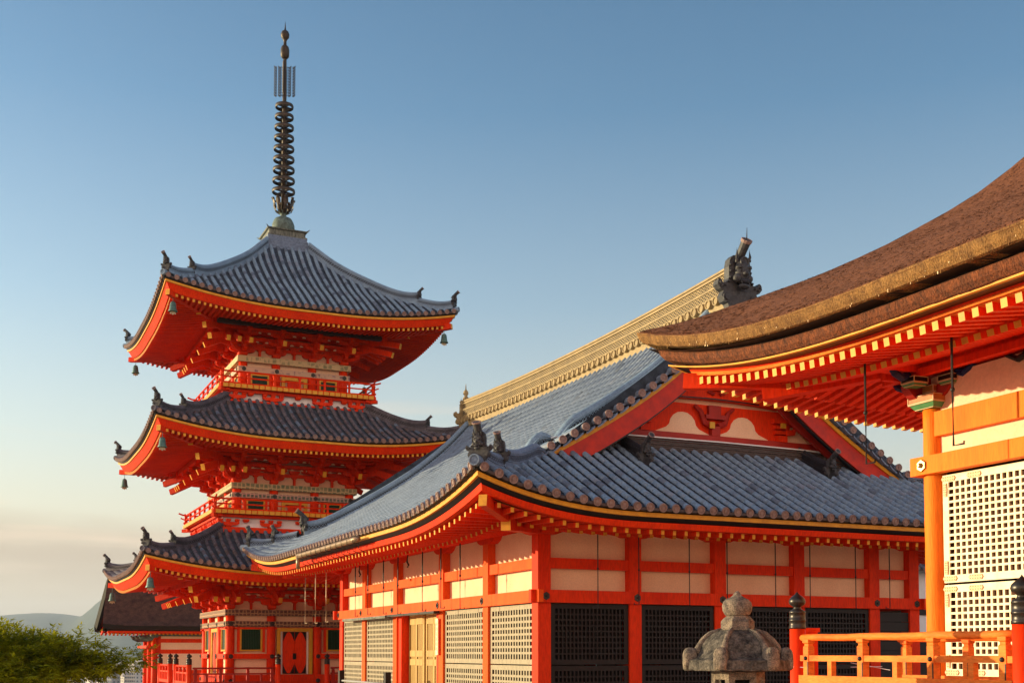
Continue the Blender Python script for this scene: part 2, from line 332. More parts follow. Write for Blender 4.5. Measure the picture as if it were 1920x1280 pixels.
def eave(mb, F, prof, closed=False, sh=1.0, sa=-1, sb=1, k=0):
    rings = []
    for x in svals():
        if x < sa or x > sb: continue
        rings.append([F.E(x * (F.hl - r), r, dz, k, sh=sh) for r, dz in prof])
    mb.loft([[rg[i] for rg in rings] for i in range(len(prof))] + ([[rg[0] for rg in rings]] if closed else []), False)
def rafters(mb, F, t0, t1, dz, slope, sp, w_, h, off=.0, sh=1.0, tw=3.0, endm=1, lim=None):
    n = int(2 * (F.hl - t0) / sp); s0 = -sp * (n - 1) / 2
    for i in range(n):
        s_ = s0 + i * sp
        if lim and not lim(s_): continue
        te = min(t1, F.hl - abs(s_) - off)
        if te - t0 < .08: continue
        p = F.E(s_, t0, dz, sh=sh, tw=tw); q = F.E(s_, te, dz + slope * (te - t0), sh=sh, tw=tw)
        mb.beam(p, q, w_, h, endm=endm)
def soffit(mb, F, t0, t1, dz, slope, sh=1.0, tw=3.0):
    cols = svals(); rows = []
    for t in (t0, (t0 + t1) / 2, t1):
        rows.append([F.E(x * (F.hl - t), t, dz + slope * (t - t0), sh=sh, tw=tw) for x in cols])
    mb.loft(rows, False)
def ridge(mb, pts, w_, h, lat=True, latp=.11, mt=0, md=2, cap=True, lean=None):
    # stacked ridge along a path of base points; materials mt / md
    pts = [Vector(p) for p in pts]; N = len(pts); fr = []
    for k, p in enumerate(pts):
        d = pts[min(k + 1, N - 1)] - pts[max(k - 1, 0)]; sd_ = Vector((d.y, -d.x, 0)).normalized(); fr.append((p, sd_))
    prof = [(-.5, -.3), (-.5, .1), (-.42, .1), (-.42, .16), (-.52, .16), (-.52, .24), (-.36, .24), (-.36, .62), (-.5, .62), (-.5, .69), (-.4, .69), (-.4, .74), (-.48, .74), (-.48, .8), (-.3, .8)]
    L = [(a * w_, b * h) for a, b in prof]
    if cap: arc = [(w_ * .3 * -math.cos(math.pi * j / 6), h * .8 + w_ * .34 * math.sin(math.pi * j / 6)) for j in range(1, 6)]
    else: arc = []
    full = L + arc + [(-a, b) for a, b in L[::-1]]
    mb.m = mt; mb.loft([[p + s_ * a + Vector((0, 0, b)) for p, s_ in fr] for a, b in full], False)
    mb.m = md
    for e in (0, -1):
        p, s_ = fr[e]; mb.face([p + s_ * a + Vector((0, 0, b)) for a, b in (full if e else full[::-1])])
    mb.m = mt
    if lat:
        # dark recess and lattice of little diagonal bars
        mb.m = md
        for sg in (-1, 1): mb.loft([[p + s_ * (sg * .37 * w_) + Vector((0, 0, b * h)) for p, s_ in fr] for b in (.25, .615)], False)
        mb.m = mt
        rowsn = max(1, int(round(.37 * h / latp)));
        for k in range(N - 1):
            p0, s0 = fr[k]; p1, s1 = fr[k + 1]; Ls = (p1 - p0).length; m = max(1, int(round(Ls / latp)))
            for sg in (-1, 1):
                for i in range(m):
                    a = p0.lerp(p1, i / m) + s0 * (sg * .42 * w_); b = p0.lerp(p1, (i + 1) / m) + s0 * (sg * .42 * w_)
                    for r_ in range(rowsn):
                        z0 = (.25 + .365 * r_ / rowsn) * h; z1 = (.25 + .365 * (r_ + 1) / rowsn) * h
                        th = .016
                        for A, B in (((a, z0), (b, z1)), ((a, z1), (b, z0))):
                            A_ = A[0] + Vector((0, 0, A[1])); B_ = B[0] + Vector((0, 0, B[1]))
                            mb.face([A_ - Vector((0, 0, th)), B_ - Vector((0, 0, th)), B_ + Vector((0, 0, th)), A_ + Vector((0, 0, th))])
def onigawara(mb, o, ang, S, big=False, tilt=.5, cyl=True, mt=0, me=1, md=2):
    # demon-face ridge end tile facing local -y, width about S
    M0 = mb.M; T = Matrix.Translation(Vector(o)) @ Matrix.Rotation(ang, 4, 'Z') @ Matrix.Scale(S, 4)
    mb.M = T if M0 is None else M0 @ T
    mb.m = mt
    half = [(.0, 1.12), (.2, 1.1), (.3, 1.0), (.34, .8), (.34, .5), (.4, .38), (.52, .36), (.6, .46), (.66, .42), (.68, .3), (.6, .2), (.5, .16), (.56, .02), (.5, -.12), (.38, -.16), (.34, -.3)]
    poly = [(-x, y) for x, y in half[::-1]] + half[1:]
    mb.prism(poly, (0, 0, 0), (1, 0, 0), (0, 0, 1), -.22)   # plate goes back
    mb.m = mt
    for sg in (-1, 1):      # beaded border and scrolls
        path = [(.29, 1.0), (.305, .84), (.305, .68), (.31, .52), (.36, .41), (.46, .3), (.56, .27), (.61, .34)]
        for x, y in path: mb.ball((sg * x, -.03, y), .038, n=6, m=4)
        for r_, q in ((.13, .05), (.08, .09)): mb.lathe((sg * .42, 0, -.02), [(r_, 0), (r_, -q), (r_ * .7, -q)], 10, 'y')
        mb.m = md; mb.ball((sg * .11, -.2, .66), .05, n=6, m=4); mb.m = mt
        mb.ball((sg * .12, -.16, .74), .12, .12, .05, 8, 4)
        mb.ball((sg * .17, -.12, .48), .12, .12, .12, 8, 5)
        mb.tube([(sg * .16, -.1, .9), (sg * .2, -.16, 1.05), (sg * .19, -.14, 1.25)], [.05, .035, .006], 6)
        mb.tube([(sg * .1, -.2, .4), (sg * .11, -.25, .3)], [.03, .004], 5)
    mb.ball((0, -.1, .66), .22, .16, .34, 10, 6); mb.ball((0, -.26, .57), .09, .09, .07, 8, 5)
    mb.m = md; mb.ball((0, -.22, .4), .16, .06, .07, 10, 5)
    mb.m = mt; mb.ball((0, -.16, .27), .17, .12, .07, 10, 5)
    mb.lathe((0, -.12, .9), [(.13, .1), (.13, -.1), (.1, -.1), (.09, -.07), (.001, -.07)], 14, 'y')
    if cyl:
        q_ = .13 if big else .20; zt_ = 1.42 if big else 1.5
        mb.tube([(0, .35, .75), (0, .1, 1.0), (0, -.1, 1.2), (0, -.12 - tilt * .45, zt_)], [q_, q_ * .95, q_ * .92, q_], 12)
        d = Vector((0, -tilt * .45, zt_ - 1.2)).normalized(); c = Vector((0, -.12 - tilt * .45, zt_))
        mb.m = me; a = Vector((1, 0, 0)); b = d.cross(a)
        rg = lambda q, of: [c + d * of + a * (q * math.cos(2 * math.pi * j / 12)) + b * (q * math.sin(2 * math.pi * j / 12)) for j in range(12)]
        q_ *= 1.1; mb.loft([rg(q_, -.06), rg(q_ * 1.05, .02), rg(q_ * .8, .02), rg(q_ * .74, -.01), rg(.01, -.005)])
        mb.m = mt
    mb.M = M0
def hijiki(mb, c, d, ln, h=.17, w_=.15, masu=True, mm=0):
    # boat shaped bracket arm centred on c along unit d, with three bearing blocks
    d = Vector(d); c = Vector(c); H = ln / 2
    poly = [(-H, 0), (-H, -h * .45), (-H * .86, -h * .8), (-H * .66, -h), (H * .66, -h), (H * .86, -h * .8), (H, -h * .45), (H, 0)]
    nn = d.cross(Vector((0, 0, 1))); mb.prism(poly, c - nn * (w_ / 2), d, (0, 0, 1), w_)
    if masu:
        for x in (-H + .09, 0, H - .09): masu_(mb, c + d * x, d, .2 * min(1, w_ / .15 + .1), .13)
def masu_(mb, c, d, s_, h):
    d = Vector(d); n = d.cross(Vector((0, 0, 1))); rings = []
    for z, k in ((0, .62), (h * .45, 1), (h, 1)):
        rings.append([c + d * (s_ / 2 * k * a) + n * (s_ / 2 * k * b) + Vector((0, 0, z)) for a, b in ((-1, -1), (1, -1), (1, 1), (-1, 1))])
    mb.loft(rings, True, True)
def giboshi(mb, c, r, h):      # onion finial cap, h from shoulder base to tip
    mb.sm = True
    mb.lathe(c, [(r, 0), (r, h * .06), (r * .95, h * .08), (r * .95, h * .2), (r, h * .21), (r, h * .25), (r * .95, h * .26), (r * .95, h * .42), (r, h * .43), (r * .9, h * .48), (r * .5, h * .53), (r * .42, h * .58), (r * .62, h * .61),
                 (r * .92, h * .66), (r * 1.0, h * .73), (r * .9, h * .8), (r * .6, h * .87), (r * .28, h * .92), (r * .1, h * .97), (.002, h)], 20)
    mb.sm = False
def hexplate(mb, c, n, r=.1, d=.03):
    n = Vector(n); a = Vector((0, 0, 1)); b = n.cross(a); c = Vector(c)
    rg = lambda q, o: [c + n * o + a * (q * math.cos(math.pi / 3 * j)) + b * (q * math.sin(math.pi / 3 * j)) for j in range(6)]
    mb.loft([rg(r, 0), rg(r, d * .5), rg(r * .9, d * .7)], True, True)
    rg2 = lambda q, o: [c + n * o + a * (q * math.cos(math.pi / 4 * j)) + b * (q * math.sin(math.pi / 4 * j)) for j in range(8)]
    mb.loft([rg2(r * .42, d * .6), rg2(r * .42, d * 1.3), rg2(r * .15, d * 1.9)], True, True)
def lattice(mb, P, u, x0, x1, z0, z1, nx, nz, bw=.035, d=.04, frame=.08, mw=0, mdark=1, back=.05, bz=None):
    # grid of crossing bars in the plane through P along u; n = outward
    P = Vector(P); u = Vector(u); n = u.cross(Vector((0, 0, 1)))
    def bar(a0, a1, b0, b1, o0, o1):
        c = [P + u * a + n * o + Vector((0, 0, b)) for a, b, o in ((a0, b0, o0), (a1, b0, o0), (a1, b0, o1), (a0, b0, o1), (a0, b1, o0), (a1, b1, o0), (a1, b1, o1), (a0, b1, o1))]
        i = [mb.V(p) for p in c]
        for q in ((0, 1, 2, 3), (7, 6, 5, 4), (4, 5, 1, 0), (5, 6, 2, 1), (6, 7, 3, 2), (7, 4, 0, 3)): mb.F([i[k] for k in q])
    mb.m = mw; bz = bz or bw
    bar(x0, x1, z0, z0 + frame, -d, d); bar(x0, x1, z1 - frame, z1, -d, d); bar(x0, x0 + frame, z0 + frame, z1 - frame, -d, d); bar(x1 - frame, x1, z0 + frame, z1 - frame, -d, d)
    ax, bx, az, bz_ = x0 + frame, x1 - frame, z0 + frame, z1 - frame
    for i in range(1, nx):
        x = ax + (bx - ax) * i / nx; bar(x - bw / 2, x + bw / 2, az, bz_, -d * .6, d * .6)
    for i in range(1, nz):
        z = az + (bz_ - az) * i / nz; bar(ax, bx, z - bz / 2, z + bz / 2, -d * .5, d * .75)
    mb.m = mdark; bar(ax - .01, bx + .01, az - .01, bz_ + .01, -d - back - .02, -d - back)
# ------------------------------------------------------------------ pagoda
SIDES = [((1, 0, 0), (0, -1, 0)), ((0, -1, 0), (-1, 0, 0)), ((-1, 0, 0), (0, 1, 0)), ((0, 1, 0), (1, 0, 0))]   # (along, outward)
def hip_ridges(F4, roof, t0, t1, w_, h, end1, mats, lat=True, which=(0, 1, 2, 3), S=.55, split=None, latp=.11):
    for i in which:
        F = F4[i]; sgn = -1
        def hp(t, dz=0): return F.P(sgn * (F.hl - t), t, dz)
        for a, b, hh in ((t0, end1, h * .7), (end1, t1, h)):
            mb = MB(); n = max(6, int((b - a) / .25)); pts = [hp(a + (b - a) * k / n) for k in range(n + 1)]
            # the lower end of each stretch sweeps up
            pts = [p + Vector((0, 0, .16 * max(0, 1 - (k / n) * (b - a) / .8) ** 2)) for k, p in enumerate(pts)]
            ridge(mb, pts, w_, hh, lat, latp)
            d = (pts[0] - pts[1]); ang = math.atan2(d.x, -d.y)
            mb.build('hip_ridge', mats, roof); mb = MB()
            onigawara(mb, pts[0] + Vector((0, 0, .12)) + d.normalized() * .03, ang, S * (1 if a == t0 else .85), tilt=.9)
            mb.build('ridge_end_tile', ['ornament', 'tile_end', 'dark_tile'], roof)
        mb = MB(); p = hp(.0, .05); d = hp(0) - hp(.3); d.z = 0; d.normalize(); ang = math.atan2(d.x, -d.y)
        M = Matrix.Translation(p + d * .05) @ Matrix.Rotation(ang, 4, 'Z'); mb.M = M
        mb.lathe((0, 0, 0), [(.11, .3), (.12, 0), (.12, -.05), (.09, -.05), (.085, -.02), (.001, -.02)], 12, 'y'); mb.build('corner_tile', mats, roof)
def eaves(F4, roof, sc=1.0, sh=1.0):
    mb = MB()
    for F in F4:
        mb.m = 0; eave(mb, F, [(.0, -.035), (.03, -.13), (.08, -.17)], sh=sh)
    mb.build('tile_batten', ['black_lacquer'], roof)
    mb = MB()
    for F in F4: eave(mb, F, [(.07, -.16), (.07, -.25), (.14, -.26)], sh=sh)
    mb.build('gilded_fascia', ['gold_paint'], roof)
    mb = MB()
    for F in F4: eave(mb, F, [(.13, -.255), (.30, -.56), (.44, -.56)], sh=sh)
    mb.build('red_fascia', ['vermilion'], roof)
    return
def pagoda_rafters(F4, roof, wall_t):
    mb = MB(); m2 = MB()
    for F in F4:
        rafters(mb, F, .36, 2.1, -.63, .12, .232, .10, .125, endm=1, off=.05)
        rafters(m2, F, 1.85, wall_t + .1, -.40, .27, .232, .11, .13, endm=1, off=.05)
        mb.m = 0; soffit(mb, F, .36, 2.2, -.565, .12); m2.m = 0; soffit(m2, F, 1.85, wall_t + .1, -.33, .27)
        # board closing the step between the two tiers
        rings = [[F.E(x * (F.hl - 1.84), 1.84, dz) for x in svals()] for dz in (-.37, -.30)]; m2.loft(rings, False)
    for F in F4:
        for m_, a, b, dz, sl, w_, h in ((mb, .18, 2.3, -.66, .12, .2, .24), (m2, 1.7, wall_t, -.46, .27, .24, .3)):
            p = F.E(-(F.hl - a), a, dz); q = F.E(-(F.hl - b), b, dz + sl * (b - a)); m_.m = 0; m_.beam(p, q, w_, h, endm=1)
    mb.build('flying_rafters', ['vermilion', 'gold_paint'], roof); m2.build('base_rafters', ['vermilion', 'gold_paint'], roof)
def bracket_tier(parent, hw, cols, z0, K):
    # K scales heights
    for si, (u, n) in enumerate(SIDES):
        u = Vector(u); n = Vector(n); o = n * hw
        mb = MB(); Z = lambda z: Vector((0, 0, z0 + z * K))
        mb.m = 2; c = o - n * .12; a = [c - u * hw + Z(0), c + u * hw + Z(0), c + u * hw + Z(1.3), c - u * hw + Z(1.3)]; mb.face(a)
        mb.m = 0
        for z, hh in ((.44, .14), (.80, .16), (1.12, .2)): mb.beam(o - u * (hw + .05) + Z(z), o + u * (hw + .05) + Z(z), .14, hh * K)
        for k, z in ((1, .70), (2, 1.0)): mb.beam(o + n * .48 * k - u * (hw + .48 * k + .25) + Z(z + .06), o + n * .48 * k + u * (hw + .48 * k + .25) + Z(z + .06), .13, .12 * K)
        pur = hw + 1.62; mb.beam(o + n * 1.44 - u * pur + Z(1.19), o + n * 1.44 + u * pur + Z(1.19), .17, .2 * K)
        full = [x for x in cols]; mids = [(a + b) / 2 for a, b in zip(cols, cols[1:])]
        for x in full:
            c = o + u * x
            masu_(mb, c + Z(0), u, .36, .2 * K)
            hijiki(mb, c + Z(.37), u, .95, .17 * K, .15); hijiki(mb, c + Z(.70), u, 1.25, .16 * K, .15)
            for k in range(1, 4): hijiki(mb, c + n * .48 * k + Z(.37 + .3 * k - .0), u, .95, .16 * K, .14)
            for k in range(1, 4):
                hijiki(mb, c + Z(.37 + .3 * (k - 1)), n, 2 * (.48 * k + .1), .17 * K, .14, masu=False); masu_(mb, c + n * .48 * k + Z(.37 + .3 * (k - 1)), u, .22, .13 * K)
            mb.beam(c + n * 1.72 + Z(.36), c - n * .3 + Z(1.22), .17, .24 * K, endm=1)
            mb.m = 1; mb.box(*[v for pr in zip((c + n * .98)[:2], (c + n * .98)[:2]) for v in pr][:4], 0, 0) if False else None; mb.m = 0
        for x in mids:      # struts between the columns
            c = o + u * x
            mb.beam(c + Z(0) + n * .0, c + Z(.38), .1, .16, up=n)
            hijiki(mb, c + Z(.66), u, .5, .14 * K, .13, masu=False); masu_(mb, c + Z(.3), u, .24, .12 * K)
            for k in (1, 2, 3): masu_(mb, c + n * .48 * k + Z(.42 + .3 * k), u, .18, .11 * K)
        mb.m = 2
        for x in full[:-1]:
            for dx in (.62, ):
                pass
        for x in mids:
            for k, z in ((1, .5), (2, .8)):
                for dx in (-.22, .22, -.5, .5):
                    c = o + n * (.48 * k - .02) + u * (x + dx) + Z(z + .10)
                    mb.face([c + u * .09 * math.cos(math.pi * j / 6) + Vector((0, 0, .07 * math.sin(math.pi * j / 6))) for j in range(7)])
        mb.m = 0
        # corner set, at the left end of this side
        dg = (n - u).normalized(); c = o - u * hw
        for k in range(1, 4):
            hijiki(mb, c + Z(.37 + .3 * (k - 1)), dg, 2 * (.68 * k + .12), .17 * K, .16, masu=False); masu_(mb, c + dg * .68 * k + Z(.37 + .3 * (k - 1)), u, .24, .13 * K)
        mb.beam(c + dg * 2.55 + Z(.33), c - dg * .2 + Z(1.2), .2, .26 * K, endm=1)
        mb.beam(c + dg * 2.95 + Z(.72), c - dg * .2 + Z(1.5), .2, .26 * K, endm=1)
        # extra tail rafters beside the corner
        for dx in (-.48, -.96):
            cc = o - u * (hw - dx) ; cc = c + u * dx
            mb.beam(cc + n * 1.72 + Z(.36), cc + n * (-dx * 1.0 + .1) + Z(.36 + (1.72 + dx) * .42), .17, .24 * K, endm=1)
            k = int(round(-dx / .48))
        # king stick under the hip rafter
        mb.beam(c + dg * 2.15 + Z(.85), c + dg * 2.15 + Z(1.3), .16, .16, up=n)
        mb.build('bracket_set', ['vermilion', 'gold_paint', 'plaster'], parent)
def storey(parent, hw, cols, zf, zb, lvl, door=True, win=True, plain=False):
    # zf floor level, zb list of painted head beams (z0,z1)
    top = zb[0][1]
    for x in cols:
        for y in (-hw, hw):
            mb = MB(); mb.sm = True; mb.lathe((x, y, 0), [(.20, zf), (.20, top)], 16); mb.build('column', ['vermilion'], parent)
    for y in cols[1:-1]:
        for x in (-hw, hw):
            mb = MB(); mb.sm = True; mb.lathe((x, y, 0), [(.20, zf), (.20, top)], 16); mb.build('column', ['vermilion'], parent)
    mb = MB(); i = hw - .04; mb.box(-i, i, -i, i, zf, top - .02); mb.build('wall', ['plaster'], parent)
    for (a, b), m_, e in zip(zb, ('painted_green', 'painted_mauve') if lvl > 1 else ('painted_dark', 'painted_dark'), (.26, .22)):
        mb = MB()
        for u, n in SIDES[:]:
            u = Vector(u); n = Vector(n); mb.beam(n * (hw + e - .09) - u * (hw + e - .001 * abs(n.x)) + Vector((0, 0, (a + b) / 2)), n * (hw + e - .09) + u * (hw + e - .19) + Vector((0, 0, (a + b) / 2)), .18, b - a - (.004 if n.x else 0))
        mb.build('painted_beam', [m_], parent)
    for u, n in SIDES[:2]:
        for x in cols:
            for z, e in ([(sum(zb[1]) / 2, .22)] + ([(1.52, .24), (.42, .24)] if lvl == 1 else [])):
                mb = MB(); hexplate(mb, Vector(n) * (hw + e) + Vector(u) * x + Vector((0, 0, z)), n, .11); mb.build('beam_fitting', ['bronze'], parent)
    mb = MB()
    if lvl == 1: zz = [(1.41, 1.64, .13), (.2, .7, .13), (2.74, 2.82, .02)]
    else: zz = [(zf, zf + .16, .1)]
    for u, n in SIDES:
        u = Vector(u); n = Vector(n)
        for a, b, e in zz: 
            for x0, x1 in zip(cols, cols[1:]):
                mb = MB()
                if lvl == 1 and a == 1.41 and x0 == cols[1]: continue
                mb.beam(n * (hw + e) + u * (x0 - (.25 if x0 == cols[0] else .0)) + Vector((0, 0, (a + b) / 2)), n * (hw + e) + u * (x1 + (.25 if x1 == cols[-1] else -.0)) + Vector((0, 0, (a + b) / 2)), .2 - (.004 if n.x else 0), b - a - (.004 if n.x else 0)); mb.build('rail_beam', ['vermilion'], parent)
    zt = zb[1][0] - .06; zw = 1.75 if lvl == 1 else zf + .2
    for u, n in SIDES:
        u = Vector(u); n = Vector(n)
        for x0, x1 in ((cols[0], cols[1]), (cols[2], cols[3])):
            mb = MB(); xc = (x0 + x1) / 2; hx = .50 if lvl == 1 else .42
            o = n * (hw + .03); T = lambda x, z, e=0: o + u * x + n * e + Vector((0, 0, z))
            for a, b, c, d in ((xc - hx, xc - hx + .07, zw, zt), (xc + hx - .07, xc + hx, zw, zt), (xc - hx + .07, xc + hx - .07, zw, zw + .07), (xc - hx + .07, xc + hx - .07, zt - .07, zt)):
                mb.m = 0; mb.beam(T((a + b) / 2, c, .02), T((a + b) / 2, d, .02), b - a, .12, up=n) if d - c > b - a else mb.beam(T(a, (c + d) / 2, .02), T(b, (c + d) / 2, .02), .12, d - c)
            mb.m = 2      # red jambs either side
            for sx in (-1, 1): mb.beam(T(xc + sx * (hx + .06), zw - .04, .01), T(xc + sx * (hx + .06), zt + .04, .01), .12, .1, up=n)
            wn = mb.build('window', ['gold_frame', 'green_slats', 'vermilion'], parent)
            mb = MB(); k = 11
            for j in range(k):
                x = xc - hx + .09 + (2 * hx - .18) * (j + .5) / k; mb.beam(T(x, zw + .06, -.0), T(x, zt - .06, -.0), .05, .05, up=n)
            mb.m = 0; c = [T(xc - hx, zw, -.02), T(xc + hx, zw, -.02), T(xc + hx, zt, -.02), T(xc - hx, zt, -.02)]; mb.face(c)
            mb.build('slats', ['green_slats'], wn)
        # door in the middle bay
        mb = MB(); o = n * (hw + .05); T = lambda x, z, e=0: o + u * x + n * e + Vector((0, 0, z)); hx = .82 if lvl == 1 else .6; zd = .72 if lvl == 1 else zf + .1
        zt2 = zt
        for a, c, d in ((-hx, zd, zt2), (hx - .16, zd, zt2)): mb.beam(T(a + .08, c, .03), T(a + .08, d, .03), .16, .12, up=n)
        mb.beam(T(-hx + .16, zt2 - .08, .03), T(hx - .16, zt2 - .08, .03), .12, .16)
        dr = mb.build('door', ['gold_frame'], parent)
        mb = MB(); mb.m = 0
        for sg in (-1, 1):
            x0, x1 = (sg * .0, sg * (hx - .28)); mb.beam(T((x0 + x1) / 2, zd + .02, .0), T((x0 + x1) / 2, zt2 - .17, .0), abs(x1 - x0) - .01, .05, up=n)
        mb.m = 1
        if lvl == 1:      # black metal straps leave an oval of red on each leaf
            for sg in (-1, 1):
                xc = sg * (hx - .28) / 2; w2 = (hx - .30) / 2; zc = (zd + zt2 - .15) / 2; h2 = (zt2 - .2 - zd) / 2
                for sx in (-1, 1):
                    for sz in (-1, 1):
                        arc = [(w2 * math.cos(t), h2 * math.sin(t)) for t in (math.pi / 2 * j / 8 for j in range(9)) if math.sin(t) > .72]
                        pl = [(w2, h2)] + arc[::-1] if False else [(w2, h2 * math.sin(math.acos(min(1, arc[0][0] / w2))))] 
                        pts = [(w2, h2)] + [(x, z) for x, z in arc[::-1]] + [(w2, h2 * .55)]
                        mb.face([T(xc + sx * x, zc + sz * z, .032) for x, z in pts])
                    
            mb.face([T(-.08 + .16 * (j in (1, 2)), 1.52 + (.14 if j > 1 else -.14), .036) for j in range(4)])
            mb.m = 2
            for sx in (-1, 1): mb.beam(T(sx * (hx - .22), zd, -.0), T(sx * (hx - .22), zt2 - .16, -.0), .08, .03, up=n)
        mb.build('door_leaf', ['vermilion', 'black_lacquer', 'white_paint'], dr)
def balcony(parent, hk, hr, zb, zf, zr):
    # hk: half width of the bracketed base, hr: railing half width; zb base bottom, zf floor, zr rail top
    mb = MB(); mb.box(-hk + .1, hk - .1, -hk + .1, hk - .1, zb, zf - .14); base = mb.build('balcony_base', ['white_paint'], parent)
    mb = MB(); hh = zf - zb
    for si, (u, n) in enumerate(SIDES):
        u = Vector(u); n = Vector(n); Z = lambda z: Vector((0, 0, z)); c = n * hk; e = .004 * (si % 2)
        mb.m = 0; mb.beam(c - u * (hk + .1) + Z(zb + .12), c + u * (hk + .1) + Z(zb + .12), .2, .24 - e)
        mb.beam(c + n * .05 - u * (hk + .3) + Z(zf - .22), c + n * .05 + u * (hk + .3) + Z(zf - .22), .2, .12 - e)
        n_ = 4; xs = [-hk + .35, -hk * .36, hk * .36, hk - .35]
        for x in xs: hijiki(mb, c + u * x + Z(zb + .24 + .22), u, .95, .15, .16); masu_(mb, c + u * x + Z(zb + .23), u, .3, .12)
        for x in (-hk * .68, 0, hk * .68): masu_(mb, c + u * x + Z(zb + .46), u, .26, .14)
        dg = (n - u).normalized(); mb.m = 0; mb.beam(c - u * hk + dg * .62 + Z(zf - .25), c - u * hk + Z(zf - .25), .16, .16, endm=0)
    mb.build('balcony_bracket', ['vermilion', 'gold_paint'], base)
    mb = MB(); mb.m = 0; mb.box(-hr - .1, hr + .1, -hr - .1, hr + .1, zf - .14, zf - .0)
    mb.m = 1
    for si, (u, n) in enumerate(SIDES):
        u = Vector(u); n = Vector(n); k = int(2 * hr / .26)
        for j in range(k):
            x = -hr + (j + .5) * 2 * hr / k; p = n * (hr + .09) + u * x + Vector((0, 0, zf - .075)); mb.beam(p - u * .112, p + u * .112, .12, .165)
    mb.build('balcony_floor', ['vermilion', 'gold_paint'], parent)
    mb = MB()
    for si, (u, n) in enumerate(SIDES):
        u = Vector(u); n = Vector(n); e = .03 * (si % 2)
        for z, r_, ext in ((zf + .05, .05, .12), (zf + (zr - zf) * .55, .035, .26), (zr, .042, .36)):
            c = n * hr; L = hr + ext; pts = [c + u * x + Vector((0, 0, z + e * .2 + .10 * max(0, (abs(x) - hr + .1) / (ext + .1)) ** 2)) for x in [-L, -hr - ext * .5, -hr] + [-hr + 2 * hr * j / 6 for j in range(1, 6)] + [hr, hr + ext * .5, L]]
            mb.tube(pts, r_, 6)
        k = 6
        for j in range(1, k):
            x = -hr + 2 * hr * j / k; mb.beam(n * hr + u * x + Vector((0, 0, zf)), n * hr + u * x + Vector((0, 0, zr - .03)), .09, .09, up=n)
            masu_(mb, n * hr + u * x + Vector((0, 0, zr - .13)), u, .13, .09)
    for x in (-hr, hr):
        for y in (-hr, hr): mb.box(x - .07, x + .07, y - .07, y + .07, zf, zr + .05)
    mb.build('railing', ['vermilion'], parent)
pg = thing('pagoda', 'tall three-storey vermilion pagoda with curved grey tile roofs and a bronze spire', 'pagoda', (-11.134, 56.863, 0), ANG)
mb = MB(); mb.box(-4.3, 4.3, -4.3, 4.3, -2.5, .2); mb.build('stone_base', ['stone'], pg)
PT = [(7.22, 5.17, [(0, 0), (1.3, .55), (2.6, 1.18), (3.8, 1.95)], 3.8, 'tile_old'), (6.82, 10.92, [(0, 0), (1.3, .62), (2.6, 1.35), (3.65, 2.1)], 3.65, 'tile_old'),
      (6.5, 16.66, [(0, 0), (1.45, .98), (2.15, 1.42), (2.87, 1.93), (4.33, 3.1), (5.5, 4.35)], 5.45, 'tile_blue')]
for k, (e, ze, prof, tt, tm) in enumerate(PT):
    F4 = rect_faces(e, e, ze, prof, .62, 5.5, 2.0)
    mb = MB()
    for F in F4: tiles(mb, F, lambda s, e=e, tt=tt: min(e - abs(s), tt), sp=.345, r=.085, pan=.115, detail=True, jit=(.012 if k < 2 else 0))
    roof = mb.build('roof', [tm, 'tile_end', 'dark_tile', 'noshi', 'white_paint', 'pan', 'pan_end'] + (['tile_light', 'tile_dim'] if k == 2 else ['tile_dim', 'tile_brown']), pg)
    hip_ridges(F4, roof, .1, tt, .30, .42, 1.35, [tm, 'tile_end', 'dark_tile'], S=.38, latp=.13)
    eaves(F4, roof)
    hw = (2.915, 2.66, 2.40)[k]; pagoda_rafters(F4, roof, e - hw)
    cols = [[-2.9, -1.06, 1.06, 2.9], [-2.62, -.95, .95, 2.62], [-2.36, -.85, .85, 2.36]][k]
    zb = [[(3.34, 3.61), (2.86, 3.09)], [(9.05, 9.32), (8.66, 8.88)], [(14.91, 15.18), (14.46, 14.70)]][k]
    storey(pg, hw, cols, (.2, 7.9, 13.6)[k], zb, k + 1)
    bracket_tier(pg, hw, cols, zb[0][1], (ze - zb[0][1]) / 1.47 * .97)
balcony(pg, 3.5, 3.8, 7.0, 7.95, 8.45); balcony(pg, 3.2, 3.5, 12.75, 13.62, 14.2)
# dark lamp rail hung under the top eaves
mb = MB(); mb.box(-3.95, 3.55, -4.62, -4.50, 16.03, 16.19); mb.box(-3.9, -2.9, -4.66, -4.48, 16.02, 16.23); mb.box(2.5, 3.5, -4.66, -4.48, 16.0, 16.23); mb.box(-.4, .2, -4.68, -4.5, 16.0, 16.2); mb.build('lamp_rail', ['iron'], pg)
# roof cap and spire
mb = MB()
for i in range(9):
    z0 = 20.86 + i * .078; q = 1.10 - i * .018 - (.03 if i % 2 else 0); mb.box(-q, q, -q, q, z0, z0 + .074)
mb.build('roof_cap', ['tile'], pg)
mb = MB(); mb.box(-.95, .95, -.95, .95, 21.56, 21.62); mb.box(-.88, .88, -.88, .88, 21.62, 21.86); mb.loft([[(s1 * q, s2 * q, z) for s1, s2 in ((-1, -1), (1, -1), (1, 1), (-1, 1))] for q, z in ((.88, 21.85), (.96, 21.88), (.98, 21.93), (.88, 21.96))], True, True)
for s1 in (-1, 1):
    for s2 in (-1, 1): mb.tube([(s1 * .95, s2 * .95, 21.91), (s1 * 1.05, s2 * 1.05, 22.0)], [.04, .01], 5)
mb.build('dew_basin', ['copper_box'], pg)
mb = MB(); mb.sm = True; mb.lathe((0, 0, 0), [(.54, 21.95), (.56, 22.2), (.54, 22.42), (.48, 22.58), (.40, 22.72), (.2, 22.82), (.14, 22.84), (.14, 22.95), (.24, 23.0), (.3, 23.08)], 20); mb.build('inverted_bowl', ['verdigris'], pg)
mb = MB()
